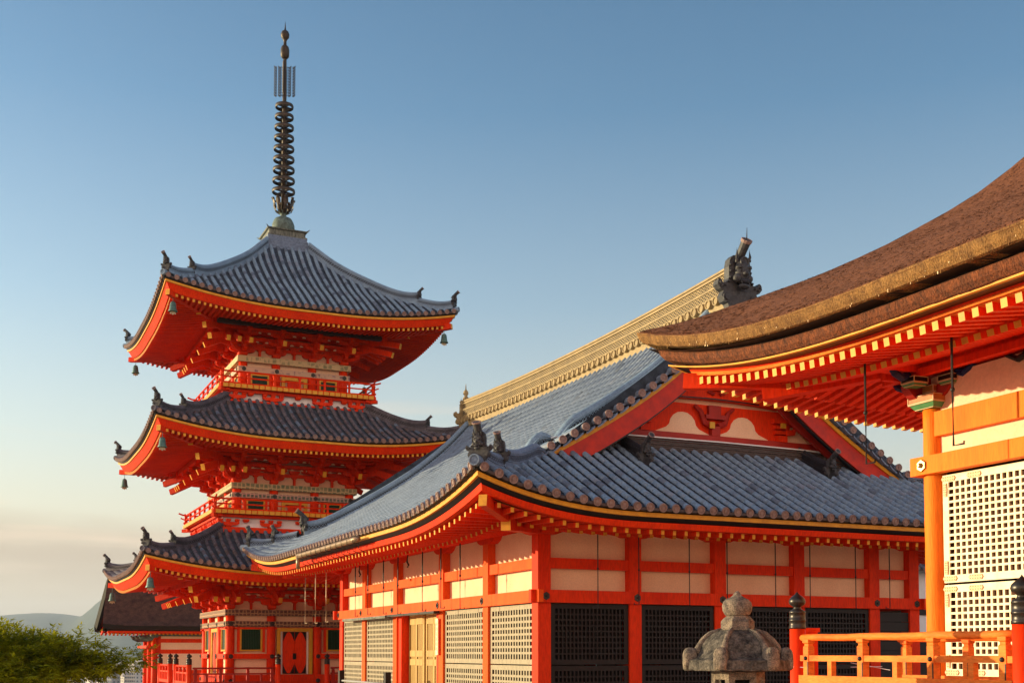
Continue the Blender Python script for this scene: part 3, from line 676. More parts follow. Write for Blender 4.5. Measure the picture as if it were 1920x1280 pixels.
for j in range(8):
    a = 2 * math.pi * j / 8; ca, sa = math.cos(a), math.sin(a)
    P_ = lambda r, z, o=0: (ca * r - sa * o, sa * r + ca * o, z)
    mb.loft([[P_(r, z, -w), P_(r + .03, z, 0), P_(r, z, w), P_(r - .03, z, 0)] for r, z, w in ((.2, 22.98, .06), (.38, 23.1, .1), (.47, 23.3, .07), (.46, 23.45, .13), (.50, 23.6, .12), (.58, 23.72, .03))], True, True)
    mb.ball(P_(.5, 23.68), .08, n=6, m=4)
mb.build('lotus_bowl', ['finial_bronze'], pg)
mb = MB(); mb.sm = True; mb.tube([(0, 0, 22.8), (0, 0, 28.6), (0, 0, 30.5), (0, 0, 31.9)], [.12, .10, .09, .05], 10); mb.build('mast', ['finial_bronze'], pg)
for i in range(9):
    mb = MB(); z = 24.09 + i * (28.32 - 24.09) / 8; r = .55 - .0145 * i; mb.sm = True
    mb.lathe((0, 0, z), [(r, -.075), (r + .015, 0), (r, .075), (r - .05, .075), (r - .05, -.075), (r, -.075)], 24, caps=False); mb.sm = False
    for a in range(4): t = a * math.pi / 2 + .4; mb.beam((0, 0, z), ((r - .03) * math.cos(t), (r - .03) * math.sin(t), z), .06, .09)
    mb.lathe((0, 0, z), [(.12, -.12), (.12, .05)], 10); mb.build('spire_ring', ['finial_bronze'], pg)
mb = MB()
for a in range(4):
    t = a * math.pi / 2 - ANG + .05; d = Vector((math.cos(t), math.sin(t), 0)); up = Vector((0, 0, 1))
    mb.beam(d * .40 + up * 28.85, d * .40 + up * 30.35, .02, .022, up=d); mb.beam(d * .2 + up * 28.8, d * .2 + up * 30.3, .02, .022, up=d)
    for i in range(11):
        z = 28.85 + i * .14; c = up * z
        for x0, x1 in ((.38, .50), (.20, .30)):
            mb.tube([d * x0 + c, d * ((x0 + x1) / 2) + c + up * .0, d * x1 + c + up * .07, d * (x1 + .02) + c + up * .13], [.036, .042, .032, .01], 5)
        mb.tube([d * .24 + c, d * .16 + c + up * .06, d * .1 + c], .026, 4)
mb.build('water_flame', ['finial_bronze'], pg)
mb = MB(); mb.sm = True
mb.lathe((0, 0, 0), [(.09, 30.7), (.2, 30.82), (.215, 31.0), (.215, 31.15), (.17, 31.32), (.08, 31.4), (.07, 31.6), (.12, 31.7), (.2, 31.8), (.21, 31.95), (.16, 32.08), (.05, 32.15), (.03, 32.3), (.004, 32.6)], 18); mb.build('jewel', ['finial_bronze'], pg)
# wind bells hang from the corners
def wind_bell(x, y, z, label):
    c, s_ = math.cos(ANG), math.sin(ANG); X = -11.134 + x * c - y * s_; Y = 56.863 + x * s_ + y * c
    t = thing('wind_bell', label, 'wind bell', (X, Y, z), ANG, 'bronze wind bells at the pagoda eaves')
    mb = MB(); mb.sm = True; mb.lathe((0, 0, 0), [(.02, 0), (.09, -.03), (.12, -.1), (.15, -.34), (.2, -.42), (.19, -.43), (.13, -.34), (.1, -.1)], 14); mb.sm = False
    mb.tube([(0, 0, 0), (0, 0, .22)], .012, 5); mb.build('bell_body', ['bell'], t)
    mb = MB(); mb.tube([(0, 0, -.1), (0, 0, -.5)], .01, 5); mb.prism([(-.1, 0), (-.13, -.12), (-.05, -.1), (0, -.16), (.05, -.1), (.13, -.12), (.1, 0)], (0, .006, -.42), (1, 0, 0), (0, 0, 1), .012); mb.build('clapper', ['bell_plate'], t)
for lv, (e, z) in enumerate(((6.9, 4.72), (6.45, 10.5), (6.05, 16.28))):
    nm = ('lowest', 'middle', 'top')[lv]
    wind_bell(-e, -e, z, f'small bronze bell under the nearest corner of the pagoda\'s {nm} roof')
    wind_bell(-e, e, z, f'small bronze bell under the far left tip of the pagoda\'s {nm} roof')
    if lv == 2: wind_bell(e, -e, z, 'small bronze bell under the right-hand tip of the pagoda\'s top roof'); wind_bell(e, e, z, 'small bronze bell behind the top balcony rail of the pagoda')
# ------------------------------------------------------------------ tile-roofed hall
hl = thing('temple_hall', 'long vermilion hall with blue-grey tiled hip-and-gable roof and cream wall panels', 'temple hall', (.74, 30, 0), ANG)
W, LN, OV = 12.09, 17.1, 3.1; FARB = 20.9; GB = 19.55          # width, wall length, overhang, far eave, far verge
cyh = (-OV + FARB) / 2; A = W / 2 + OV; B = (FARB + OV) / 2
HP = [(0, 0), (1.5, .78), (2.95, 1.55), (4.84, 2.62), (6.1, 3.42), (7.02, 4.10), (8.0, 4.95), (9.145, 6.15)]
HF = [Face((W / 2, -OV), (1, 0), (0, 1), A, 5.10, HP, .74, 4.8, 2.6), Face((-OV, cyh), (0, -1), (1, 0), B, 5.10, HP, .74, 6.5, 2.4),
      Face((W / 2, FARB), (-1, 0), (0, -1), A, 5.10, HP, .74, 4.8, 2.6), Face((W + OV, cyh), (0, 1), (-1, 0), B, 5.10, HP, .74, 6.5, 2.4)]
OM = ['ornament', 'tile_end', 'dark_tile']; TM = ['tile', 'tile_end', 'dark_tile', 'noshi', 'white_paint', 'pan', 'pan_end', 'tile_light', 'tile_dim', 'tile_blue']
far_h = FARB - GB
def side_tmax(F, sgn):      # left / right slopes run to the ridge between the two verges
    def f(s_):
        y = cyh - s_ * (1 if sgn > 0 else -1)
        if y < 0.0: return y + OV
        if y > GB: return FARB - y
        return 9.1
    return f
mb = MB(); tiles(mb, HF[1], side_tmax(HF[1], 1), sp=.335, r=.078, pan=.135, tone=.45); roof = mb.build('roof', TM, hl)
mb = MB(); tiles(mb, HF[3], side_tmax(HF[3], -1), sp=.335, r=.078, pan=.27, detail=False, tl=.6); mb.build('far_slope', TM, roof)
mb = MB(); tiles(mb, HF[0], lambda s_: min(A - abs(s_), 4.06), sp=.35, r=.085, pan=.135, tone=.5); mb.build('skirt_roof', ['tile_front'] + TM[1:], roof)
mb = MB(); tiles(mb, HF[2], lambda s_: min(A - abs(s_), far_h + .2), sp=.35, r=.085, pan=.27, detail=False); mb.build('rear_skirt', TM, roof)
# eaves
mb = MB()
for F in HF: eave(mb, F, [(.0, -.035), (.04, -.1), (.16, -.14)])
mb.build('tile_batten', ['black_lacquer'], roof)
mb = MB()
for F in HF: eave(mb, F, [(.07, -.125), (.07, -.225), (.2, -.23)])
mb.build('gilded_fascia', ['gold_paint'], roof)
mb = MB()
for F in HF: eave(mb, F, [(.13, -.225), (.26, -.33), (.3, -.35)])
mb.build('black_fascia', ['black_lacquer'], roof)
mb = MB()
for F in HF: eave(mb, F, [(.22, -.33), (.26, -.47), (.42, -.48)])
mb.build('red_fascia', ['vermilion'], roof)
m1 = MB(); m2 = MB()
for F in HF:
    rafters(m1, F, .40, 1.75, -.54, .10, .33, .085, .11, off=.08, sh=.9); rafters(m2, F, 1.45, 3.3, -.50, .19, .33, .10, .13, off=.08, sh=.9)
    m1.m = 0; soffit(m1, F, .40, 1.85, -.475, .10, sh=.9); m2.m = 0; soffit(m2, F, 1.45, 3.4, -.42, .19, sh=.9)
    m2.loft([[F.E(x * (F.hl - 1.44), 1.44, dz, sh=.9) for x in svals()] for dz in (-.46, -.36)], False)
    for m_, a, b, dz, sl, w_, h in ((m1, .28, 1.9, -.60, .10, .2, .26), (m2, 1.3, 3.2, -.62, .19, .24, .30)):
        p = F.E(-(F.hl - a), a, dz, sh=.9); q = F.E(-(F.hl - b), b, dz + sl * (b - a), sh=.9); m_.m = 0; m_.beam(p, q, w_, h, endm=1)
m1.build('flying_rafters', ['vermilion', 'gold_paint'], roof); m2.build('base_rafters', ['vermilion', 'gold_paint'], roof)
# main ridge
def RZ(y): return 5.10 + 6.15 + .22 * (abs(y - GB / 2) / (GB / 2)) ** 2.2
xr = W / 2
mb = MB(); n = 44; pts = [(xr, -.05 + (GB + .1) * k / n, RZ(-.05 + (GB + .1) * k / n)) for k in range(n + 1)]
mb.m = 0
prof = [(-.26, -.25), (-.26, .2), (-.24, .2), (-.24, .28), (-.20, .28), (-.20, .5), (-.24, .5), (-.24, .55), (-.20, .55), (-.20, .75), (-.26, .75), (-.26, .80), (-.22, .80), (-.22, .85), (-.26, .85), (-.26, .91), (-.15, .91)]
arc = [(-.13 * math.cos(math.pi * j / 6), .91 + .12 * math.sin(math.pi * j / 6)) for j in range(0, 7)]
full = prof + arc + [(-a, b) for a, b in prof[::-1]]
mb.loft([[(p[0] + a, p[1], p[2] + b) for p in pts] for a, b in full], False)
for p in (pts[0], pts[-1]): mb.face([(p[0] + a, p[1], p[2] + b) for a, b in full])
k = int(GB / .15)
for i in range(k):      # pierced tile courses
    y0 = GB * i / k; y1 = GB * (i + 1) / k; z = RZ(y0)
    for r0, r1 in ((.29, .39), (.39, .49), (.56, .65), (.65, .74)):
        for sg in (-1, 1):
            x = xr + sg * .222; mb.m = 0
            for a, b in ((r0, r1), (r1, r0)): mb.face([(x, y0, z + a - .017), (x, y1, z + b - .017), (x, y1, z + b + .017), (x, y0, z + a + .017)])
mb.m = 1
for sg in (-1, 1):
    for a, b in ((.285, .495), (.555, .745)): mb.loft([[(xr + sg * .203, p[1], p[2] + z) for p in pts] for z in (a, b)], False)
mb.m = 0
k = int(GB / .36)
for i in range(k):      # row of round tiles along the foot of the ridge
    y = (i + .5) * GB / k; z = RZ(y) + .08
    for sg in (-1, 1):
        mb.lathe((xr + sg * .26, y, z), [(.135, -.1 * sg), (.135, .11 * sg), (.105, .11 * sg), (.10, .08 * sg), (.03, .09 * sg), (.001, .095 * sg)], 10, 'x')
mb.build('main_ridge', ['ridge_tile', 'dark_tile'], roof)
mb = MB(); onigawara(mb, (xr, -.16, RZ(0) - .03), 0, 1.08, True, tilt=.4); mb.tube([(xr, -.48, RZ(0) + 1.5), (xr, -.5, RZ(0) + 1.85)], [.02, .006], 5)
mb.build('ridge_end_tile', OM, roof)
mb = MB(); onigawara(mb, (xr, GB + .2, RZ(0) + .05), math.pi, .86, True, tilt=.1, cyl=False); mb.sm = True
mb.lathe((xr, GB + .2, RZ(GB) + 1.0), [(.12, 0), (.14, .08), (.06, .18), (.12, .28), (.10, .38), (.03, .46), (.01, .7)], 12); mb.build('ridge_end_tile', ['ridge_tile', 'tile_end', 'dark_tile'], roof)
# descending ridges on both slopes, near and far
def slope_pt(F, y, t, dz=0, sgn=1): return F.P((cyh - y) * sgn, t, dz)
for fi, sgn in ((1, 1), (3, -1)):
    F = HF[fi]
    for yy, t0 in ((1.12, 3.75), (GB - .55, 1.9)):
        mb = MB(); n = 26; P_ = []
        for k in range(n + 1):
            t = t0 + (8.95 - t0) * k / n; p = slope_pt(F, yy, t, .03, sgn); P_.append(p + Vector((0, 0, .2 * max(0, 1 - (t - t0) / 1.0) ** 2 if yy > 5 else -.55 * max(0, 1 - (t - t0) / .8) ** 1.5)))
        ridge(mb, P_, .44, .38, True, .12, mt=9)
        if yy > 5:
            d = P_[0] - P_[1]; m_ = MB(); onigawara(m_, P_[0] + Vector((0, 0, .1)), math.atan2(d.x, -d.y), .5, tilt=.9); m_.build('ridge_end_tile', OM, roof)
        mb.build('descending_ridge', TM, roof)
    # verge: row of short round tiles, cover ribs and edge boards
    for y0, sy in ((0.0, 1), (GB, -1)):
        mb = MB(); k = 0; t = 2.95
        while t < 8.9:
            c = slope_pt(F, y0, t, .085, sgn); r = .098
            mb.m = 7; mb.sm = True; mb.lathe(c, [(r * .92, .45 * sy), (r * .95, .1 * sy), (r, -.17 * sy)], 12, 'y', caps=False); mb.sm = False
            mb.m = 1; mb.lathe(c, [(r, -.17 * sy), (r * 1.12, -.18 * sy), (r * 1.12, -.22 * sy), (r * .85, -.22 * sy), (r * .82, -.2 * sy), (r * .4, -.205 * sy), (r * .35, -.22 * sy), (.002, -.22 * sy)], 12, 'y')
            mb.m = 0; c2 = slope_pt(F, y0, t + .16, -.0, sgn)       # pan end between
            rr = [[c2 + Vector((dx * .85, oy * sy, -.06 + .9 * dx * dx + (dx * (.65 if sgn > 0 else -.65)) - th)) for dx in (-.15, -.09, 0, .09, .15)] for oy, th in ((.3, 0), (-.16, 0), (-.16, .05), (-.1, .05))]
            mb.loft(rr, False); t += .335
        mb.m = 0
        mb.m = 9
        for off, r in ((.42, .13), (.74, .12)):
            rings = []; n = 22
            for j in range(n + 1):
                tt = 2.8 + 6.15 * j / n
                for q, rr in ((tt, r * 1.03), (tt + 6.15 / n * .96, r * .95)):
                    p = slope_pt(F, y0 + off * sy, min(q, 9.1), .05, sgn); rings.append([p + Vector((0, rr * math.cos(a), rr * 1.1 * math.sin(a))) for a in (math.pi * i / 6 for i in range(7))])
            mb.sm = True; mb.loft(rings, False); mb.sm = False
        mb.build('verge_tiles', TM, roof)
        for nm, m_, ya, dz in (('verge_gilding', 'gold_paint', .02, (-.10, -.21)), ('bargeboard', 'barge_red', .07, (-.20, -.74)), ('bargeboard_shadow', 'black_lacquer', .12, (-.72, -.79))):
            mb = MB(); n = 24; rings = []
            for j in range(n + 1):
                t = (2.35 if m_ == 'barge_red' else 2.6) + (9.14 - 2.35) * j / n; t = min(t, 9.145); p = slope_pt(F, y0, t, 0, sgn)
                z0, z1 = p.z + dz[1] * (1.0 + .12 * j / n), p.z + dz[0]
                rings.append([(p.x, y0 + ya * sy, z1), (p.x, y0 + ya * sy, z0), (p.x, y0 + (ya + .12) * sy, z0), (p.x, y0 + (ya + .12) * sy, z1)])
            mb.loft([[r[i] for r in rings] for i in range(4)] + [[r[0] for r in rings]], False); mb.build(nm, [m_], roof)
        # pale soffit under the verge with red purlins
        mb = MB(); rings = []
        for j in range(21):
            t = 2.5 + 6.6 * j / 20; p = slope_pt(F, y0, t, -.34, sgn); rings.append([(p.x, y0 + .1 * sy, p.z), (p.x, y0 + 1.35 * sy, p.z)])
        mb.loft(rings, False); mb.build('verge_soffit', ['plaster'], roof)
        mb = MB()
        rings = []
        for j in range(21):
            t = 2.6 + 6.5 * j / 20; p = slope_pt(F, y0, t, -.36, sgn); rings.append([(p.x, y0 + .62 * sy, p.z), (p.x, y0 + .62 * sy, p.z - .38), (p.x, y0 + .74 * sy, p.z - .38), (p.x, y0 + .74 * sy, p.z)])
        mb.loft([[r[i] for r in rings] for i in range(4)], False); mb.build('inner_bargeboard', ['dark_red'], roof)
# corner ridges of the skirt
for ci, (F, sg) in enumerate(((HF[0], -1), (HF[0], 1), (HF[2], 1), (HF[2], -1))):
    far = ci >= 2; te = 3.35 if not far else far_h + .3
    hp = lambda t, dz=0: F.P(sg * (F.hl - t), t, dz)
    segs = ((.12, 1.0, .30), (1.0, te, .36)) if not far else ((.2, 1.0, .28), (1.0, 1.75, .32))
    for a, b, hh in segs:
        mb = MB(); n = 10; P_ = [hp(a + (b - a) * k / n) + Vector((0, 0, .22 * max(0, 1 - k / n * (b - a) / 1.0) ** 2 * .6 - (.5 * max(0, (k / n - .72) / .28) ** 1.5 if b > 3 else 0))) for k in range(n + 1)]
        ridge(mb, P_, .28, hh, True, .09); d = P_[0] - P_[1]
        m_ = MB(); onigawara(m_, P_[0] + Vector((0, 0, .08)) + d.normalized() * .03, math.atan2(d.x, -d.y), .46 if a < .6 else .40, tilt=.35); m_.build('ridge_end_tile', OM, roof)
        mb.build('hip_ridge', TM, roof)
    mb = MB(); p = hp(.0, .06); d = hp(0) - hp(.3); d.z = 0; mb.M = Matrix.Translation(p + d.normalized() * .08) @ Matrix.Rotation(math.atan2(d.x, -d.y), 4, 'Z')
    mb.lathe((0, 0, 0), [(.12, .35), (.13, 0), (.13, -.05), (.1, -.05), (.09, -.02), (.04, -.03), (.001, -.03)], 14, 'y'); mb.build('corner_tile', TM, roof)
# curl where the descending ridge meets the hip
for F, sg in ((HF[1], 1), (HF[3], -1)):
    mb = MB(); P_ = [slope_pt(F, 1.12 - .25 * k / 9, 4.1 - 1.25 * k / 9, .05 + .10 * (k / 9) ** 2 - .5 * max(0, 1 - k / 4) ** 1.5 - .5 * max(0, (k - 5) / 4) ** 1.5, sg) for k in range(10)][::-1]
    ridge(mb, P_, .38, .40, True, .1, mt=9); mb.build('ridge_curl', TM, roof)
# stacked flashing ridge at the foot of the gable
mb = MB()
pth = [(.35, 3.25, 6.90), (.6, 3.4, 6.98), (.8, 3.45, 6.95), (2.1, 3.6, 7.08), (2.45, 3.95, 7.30), (3.2, 3.97, 7.31), (W / 2, 3.97, 7.33), (W - 3.2, 3.97, 7.31), (W - 2.45, 3.95, 7.28), (W - 2.1, 3.6, 7.08), (W - .8, 3.45, 6.95), (W - .6, 3.4, 6.98), (W - .35, 3.25, 6.90)]
for lv in range(6):
    mb.m = 0; e = .02 * (lv % 2); mb.loft([[(x, -OV + y + a - e, z + lv * .055 - .08 + b) for x, y, z in pth] for a, b in ((0, 0), (0, .045), (.12, .05), (.3, .05))], False)
mb.m = 1; mb.loft([[(x, -OV + y + a, z + .27 + b) for x, y, z in pth] for a, b in ((-.01, 0), (-.01, .035), (.5, .05))], False)
mb.build('flashing_ridge', ['noshi', 'white_paint'], roof)
for x in (2.9, W - 3.1):     # little buttress ridges with demon tiles on the skirt
    mb = MB(); F = HF[0]; s0 = x - W / 2; P_ = [F.P(s0, 2.75 + 1.55 * k / 8, .02 + .12 * (1 - k / 8) ** 2) for k in range(9)]
    ridge(mb, P_, .26, .34, True, .09); m_ = MB(); onigawara(m_, P_[0] + Vector((0, 0, .06)), 0, .40, tilt=1.2); m_.build('ridge_end_tile', OM, roof); mb.build('buttress_ridge', ['dark_tile', 'tile_end', 'dark_tile'], roof)
# gable wall
GY = 1.3
mb = MB()
for gy, sg in ((GY, 1), (GB - 1.2, -1)):
    pts = []; F = HF[1]
    for j in range(13): t = 3.0 + 6.1 * j / 12; p = F.P(cyh - GY, t, -.3); pts.append((p.x, p.z))
    pts = pts + [(W - x, z) for x, z in pts[::-1]]; mb.face([(x, gy, z) for x, z in pts]); gw_ = mb.build('gable_wall', ['plaster'], hl); mb = MB()
    if sg == 1: gw = gw_
mb = MB(); mb.box(2.05, W - 2.05, GY - .22, GY - .01, 7.55, 7.83)
mb.build('gable_tie_beam', ['dark_red'], gw)
mb = MB()    # rainbow beam, curved
def zb_(x): return 8.92 + .18 * (1 - ((x - W / 2) / 3.2) ** 2)
xs = [W / 2 - 2.45 + 4.9 * j / 20 for j in range(21)]
mb.loft([[(x, y, zb_(x) + dz) for x in xs] for y, dz in ((GY - .02, -.25), (GY - .26, -.25), (GY - .26, .3), (GY - .02, .3))], False); mb.build('rainbow_beam', ['vermilion'], gw)
mb = MB(); mb.loft([[(x, y, zb_(x) + dz) for x in xs[4:17]] for y, dz in ((GY - .275, -.25), (GY - .275, -.215))], False)
for sx in (-1, 1):
    for i in range(2):
        pass
    pts = []
    for j in range(22): a = j / 21 * 4.2; r = .30 * math.exp(-a * .42); pts.append((W / 2 + sx * (1.9 + r * math.cos(a) * 1.1), GY - .27, 8.93 + r * math.sin(a)))
    mb.tube(pts, [.012 + .03 * math.sin(math.pi * j / 21) for j in range(22)], 5)
    mb.tube([(W / 2 + sx * x, GY - .27, z) for x, z in ((2.1, 8.95), (1.8, 9.13), (1.5, 9.02), (1.2, 9.12), (1.0, 9.15))], [.01, .03, .06, .03, .005], 5)
    mb.tube([(W / 2 + sx * x, GY - .27, z) for x, z in ((2.1, 8.88), (2.25, 8.8), (2.35, 8.85), (2.4, 8.95))], [.02, .03, .02, .01], 5)
mb.build('scroll_painting', ['black_lacquer'], gw)
mb = MB(); mb.box(3.0, W - 3.0, GY - .07, GY - .01, 7.80, 8.72); mb.build('strut_board', ['vermilion'], gw)
for sx in (-1, 1):      # bell-shaped plaster panels between the struts
    hf = [(0, 8.46), (.16, 8.44), (.30, 8.36), (.40, 8.24), (.44, 8.10), (.54, 8.0), (.72, 7.93), (.88, 7.87), (.9, 7.83)]
    mb = MB(); mb.prism([(-x, z) for x, z in hf[::-1]] + hf[1:], (W / 2 + sx * 1.02, GY - .075, 0), (1, 0, 0), (0, 0, 1), .012); mb.build('bell_panel', ['plaster'], gw)
    mb = MB(); mb.prism([(0, 7.83), (.1, 8.0), (.28, 8.12), (.36, 8.3), (.50, 8.28), (.9, 7.95), (1.0, 7.83)][::sx], (W / 2 + sx * 2.35, GY - .085 if sx > 0 else GY - .073, 0), (sx, 0, 0), (0, 0, 1), .012); mb.build('corner_panel', ['plaster'], gw)
    mb = MB(); x = W / 2 + sx * 2.32; mb.box(x - .16, x + .16, GY - .26, GY - .07, 7.82, 8.0); mb.box(x - .3, x + .3, GY - .24, GY - .07, 8.36, 8.5)
    for z in (8.05, 8.2): mb.box(x - .22, x + .22, GY - .22, GY - .07, z, z + .1)
    mb.tube([(x + sx * .15, GY - .2, 8.1), (x + sx * .4, GY - .2, 8.12), (x + sx * .52, GY - .2, 8.3)], [.1, .09, .05], 6); mb.m = 1; mb.box(x - .08, x + .08, GY - .30, GY - .24, 8.22, 8.36); mb.build('side_strut', ['vermilion', 'gold_frame'], gw)
mb = MB(); xc = W / 2; mb.box(xc - .14, xc + .14, GY - .24, GY - .07, 7.82, 8.1); mb.box(xc - .34, xc + .34, GY - .26, GY - .07, 8.3, 8.42); mb.box(xc - .2, xc + .2, GY - .2, GY - .07, 8.42, 8.7)
for sx in (-1, 1): mb.tube([(xc + sx * .1, GY - .16, 8.12), (xc + sx * .34, GY - .16, 8.2), (xc + sx * .46, GY - .16, 8.5), (xc + sx * .66, GY - .16, 8.66)], [.1, .09, .07, .05], 6)
mb.m = 1; mb.box(xc - .24, xc - .08, GY - .30, GY - .26, 8.02, 8.2); mb.build('frog_leg_strut', ['dark_red', 'gold_frame'], gw)
mb = MB(); mb.lathe((W / 2, -.0, 10.55), [(.55, .05), (.55, -.03)], 6, 'y'); mb.tube([(W / 2 - .5, 0, 10.3), (W / 2 - .8, 0, 10.05), (W / 2 - .55, 0, 9.9)], [.12, .08, .04], 6); mb.tube([(W / 2 + .5, 0, 10.3), (W / 2 + .8, 0, 10.05), (W / 2 + .55, 0, 9.9)], [.12, .08, .04], 6)
mb.build('gable_pendant', ['vermilion'], gw)
mb = MB(); mb.tube([(W / 2, GY - .3, 9.1), (W / 2, GY - .3, 9.6)], .2, 8); 
for sx in (-1, 1): mb.tube([(W / 2 + sx * .1, GY - .3, 9.0), (W / 2 + sx * .28, GY - .3, 9.05), (W / 2 + sx * .26, GY - .3, 9.22)], .05, 6)
mb.build('king_post', ['dark_red'], gw)
# walls
PX = [0, 2.641, 5.291, 7.926, 10.603, 12.09]; PY = [0, 3.16, 6.56, 10.8, 14.26, 17.1]; ps = .18
for x in PX:
    for y in (0, LN): mb = MB(); mb.box(x - ps, x + ps, y - ps, y + ps, .3, 4.96); mb.build('post', ['vermilion'], hl)
for y in PY[1:-1]:
    for x in (0, W): mb = MB(); mb.box(x - ps, x + ps, y - ps, y + ps, .3, 4.96); mb.build('post', ['vermilion' if x else 'vermilion_sunlit'], hl)
mb = MB(); mb.box(.05, W - .05, .05, LN - .05, 3.0, 5.15); mb.build('wall', ['plaster'], hl)
HS = [((1, 0, 0), (0, -1, 0), (0, 0, 0), W, PX), ((0, 1, 0), (-1, 0, 0), (0, 0, 0), LN, PY), ((1, 0, 0), (0, 1, 0), (0, LN, 0), W, PX), ((0, 1, 0), (1, 0, 0), (W, 0, 0), LN, PY)]
for k, (u, n, o, L_, pp) in enumerate(HS):
    u = Vector(u); n = Vector(n); o = Vector(o); Z = lambda z: Vector((0, 0, z)); e = .003 * (k % 2)
    mb = MB()
    c = o + n * (ps + .03 + e); mb.beam(c - u * (.42 + e) + Z(3.11), c + u * (L_ + .42 + e) + Z(3.11), .14, .32 - 2 * e); mb.build('nageshi_beam', ['vermilion_sunlit' if k == 1 else 'vermilion'], hl)
    mb = MB()
    for a, b in zip(pp, pp[1:]): mb.beam(o + n * (ps - .1) + u * (a + ps) + Z(3.955), o + n * (ps - .1) + u * (b - ps) + Z(3.955), .12, .27)
    mb.build('mid_rail', ['vermilion_sunlit' if k == 1 else 'vermilion'], hl)
    mb = MB(); mb.beam(o + n * .02 - u * .5 + Z(5.06 + e), o + n * .02 + u * (L_ + .5) + Z(5.06 + e), .30 + 2 * e, .28); mb.build('wall_plate', ['vermilion'], hl)
    for x in pp:
        H = .66; mb = MB(); poly = [(-H, 0), (-H * .97, -.07), (-H * .8, -.18), (-H * .5, -.25), (H * .5, -.25), (H * .8, -.18), (H * .97, -.07), (H, 0)]
        mb.prism(poly, o + u * x - u.cross(Z(1)) * (.19 if True else 0) * 1.0 + Z(4.925), u, (0, 0, 1), .38); mb.build('boat_bracket', ['vermilion'], hl)
    for x in pp:
        mb = MB(); hexplate(mb, c + n * .07 + u * x + Z(3.11), n, .105); mb.build('beam_fitting', ['bronze'], hl)
    for i, (a, b) in enumerate(zip(pp, pp[1:])):
        x0, x1 = a + ps + .01, b - ps - .01; uu = u if k in (0, 3) else -u
        if k in (1, 2): x0, x1 = -x1, -x0
        base = o + n * (ps - .08)
        if k == 1 and i == 2: continue
        if k == 0 and i == 4:
            mb = MB(); 
            for j in range(9): mb.box(x0, x1, -.12 - .01 * (j % 2), -.05, .35 + j * .28, .35 + j * .28 + .268)
            mb.box(x0 + .35, x1 - .25, -.16, -.12, 2.22, 2.26)
            mb.build('plank_door', ['dark_wood'], hl); continue
        for z0, z1 in ((1.39, 2.94), (.35, 1.36)):
            mb = MB(); wd = x1 - x0; nx = int(round(wd / (.128 if k in (0, 2) else .18)))
            lattice(mb, base, uu, x0, x1, z0, z1, nx, int(round((z1 - z0 - .2) / (.155 if k in (0, 2) else .165))), bw=.042 if k in (0, 2) else .075, bz=.042 if k in (0, 2) else .06, frame=.13, d=.03 if k in (0, 2) else .012, back=.05 if k in (0, 2) else .02)
            mb.build('lattice_shutter', ['dark_wood' if k in (0, 2) else 'lattice_wood', 'void'], hl)
# doorway in the long side
mb = MB(); x = -.10; y0, y1 = PY[2] + ps, PY[3] - ps
mb.box(x - .02, x + .25, y0, y0 + .32, .3, 2.94); mb.box(x - .02, x + .25, y1 - .32, y1, .3, 2.94); mb.m = 1; mb.box(x + .3, x + .4, y0, y1, .3, 2.95); dr = mb.build('doorway', ['vermilion', 'void'], hl)
n = 4; yy0, yy1 = y0 + .34, y1 - .34
for i in range(n):
    a = yy0 + (yy1 - yy0) * i / n; b = yy0 + (yy1 - yy0) * (i + 1) / n - .03; mb = MB(); xo = .12 + .05 * (i % 2)
    for z0, z1 in ((.32, .52), (1.28, 1.48), (1.56, 1.76), (2.6, 2.9)): mb.box(xo - .05, xo + .03, a + .1, b - .1, z0, z1)
    mb.box(xo - .04, xo + .02, a, a + .1, .32, 2.9); mb.box(xo - .04, xo + .02, b - .1, b, .32, 2.9)
    k = 7
    for j in range(1, k): yj = a + .1 + (b - a - .2) * j / k; mb.box(xo - .02, xo + .01, yj - .028, yj + .022, .5, 2.62)
    mb.m = 1; mb.box(xo + .035, xo + .045, a + .05, b - .05, .34, 2.88); mb.build('slatted_door', ['panel_gold', 'dark_wood'], dr)
mb = MB(); mb.box(-.45, -.26, PY[2] - .1, PY[3] + .3, 2.87, 2.945); mb.build('door_canopy', ['iron'], dr)
mb = MB(); mb.box(-.50, -.27, PY[3] + .1, PY[4] + 1.6, 2.84, 2.93); mb.build('metal_awning', ['copper_box'], hl)
mb = MB(); mb.box(-.27, -.235, PY[2] + .02, PY[2] + .2, 1.62, 2.72); sg_ = mb.build('name_board', ['pale_lattice'], hl)
mb = MB()
for j in range(6): z = 2.55 - j * .15; mb.box(-.2745, -.271, PY[2] + .075, PY[2] + .145, z, z + .012); mb.box(-.2745, -.271, PY[2] + .105, PY[2] + .117, z - .05, z + .06); mb.box(-.2745, -.271, PY[2] + .08 + .02 * (j % 2), PY[2] + .13, z - .045, z - .035)
mb.build('brush_characters', ['iron'], sg_)
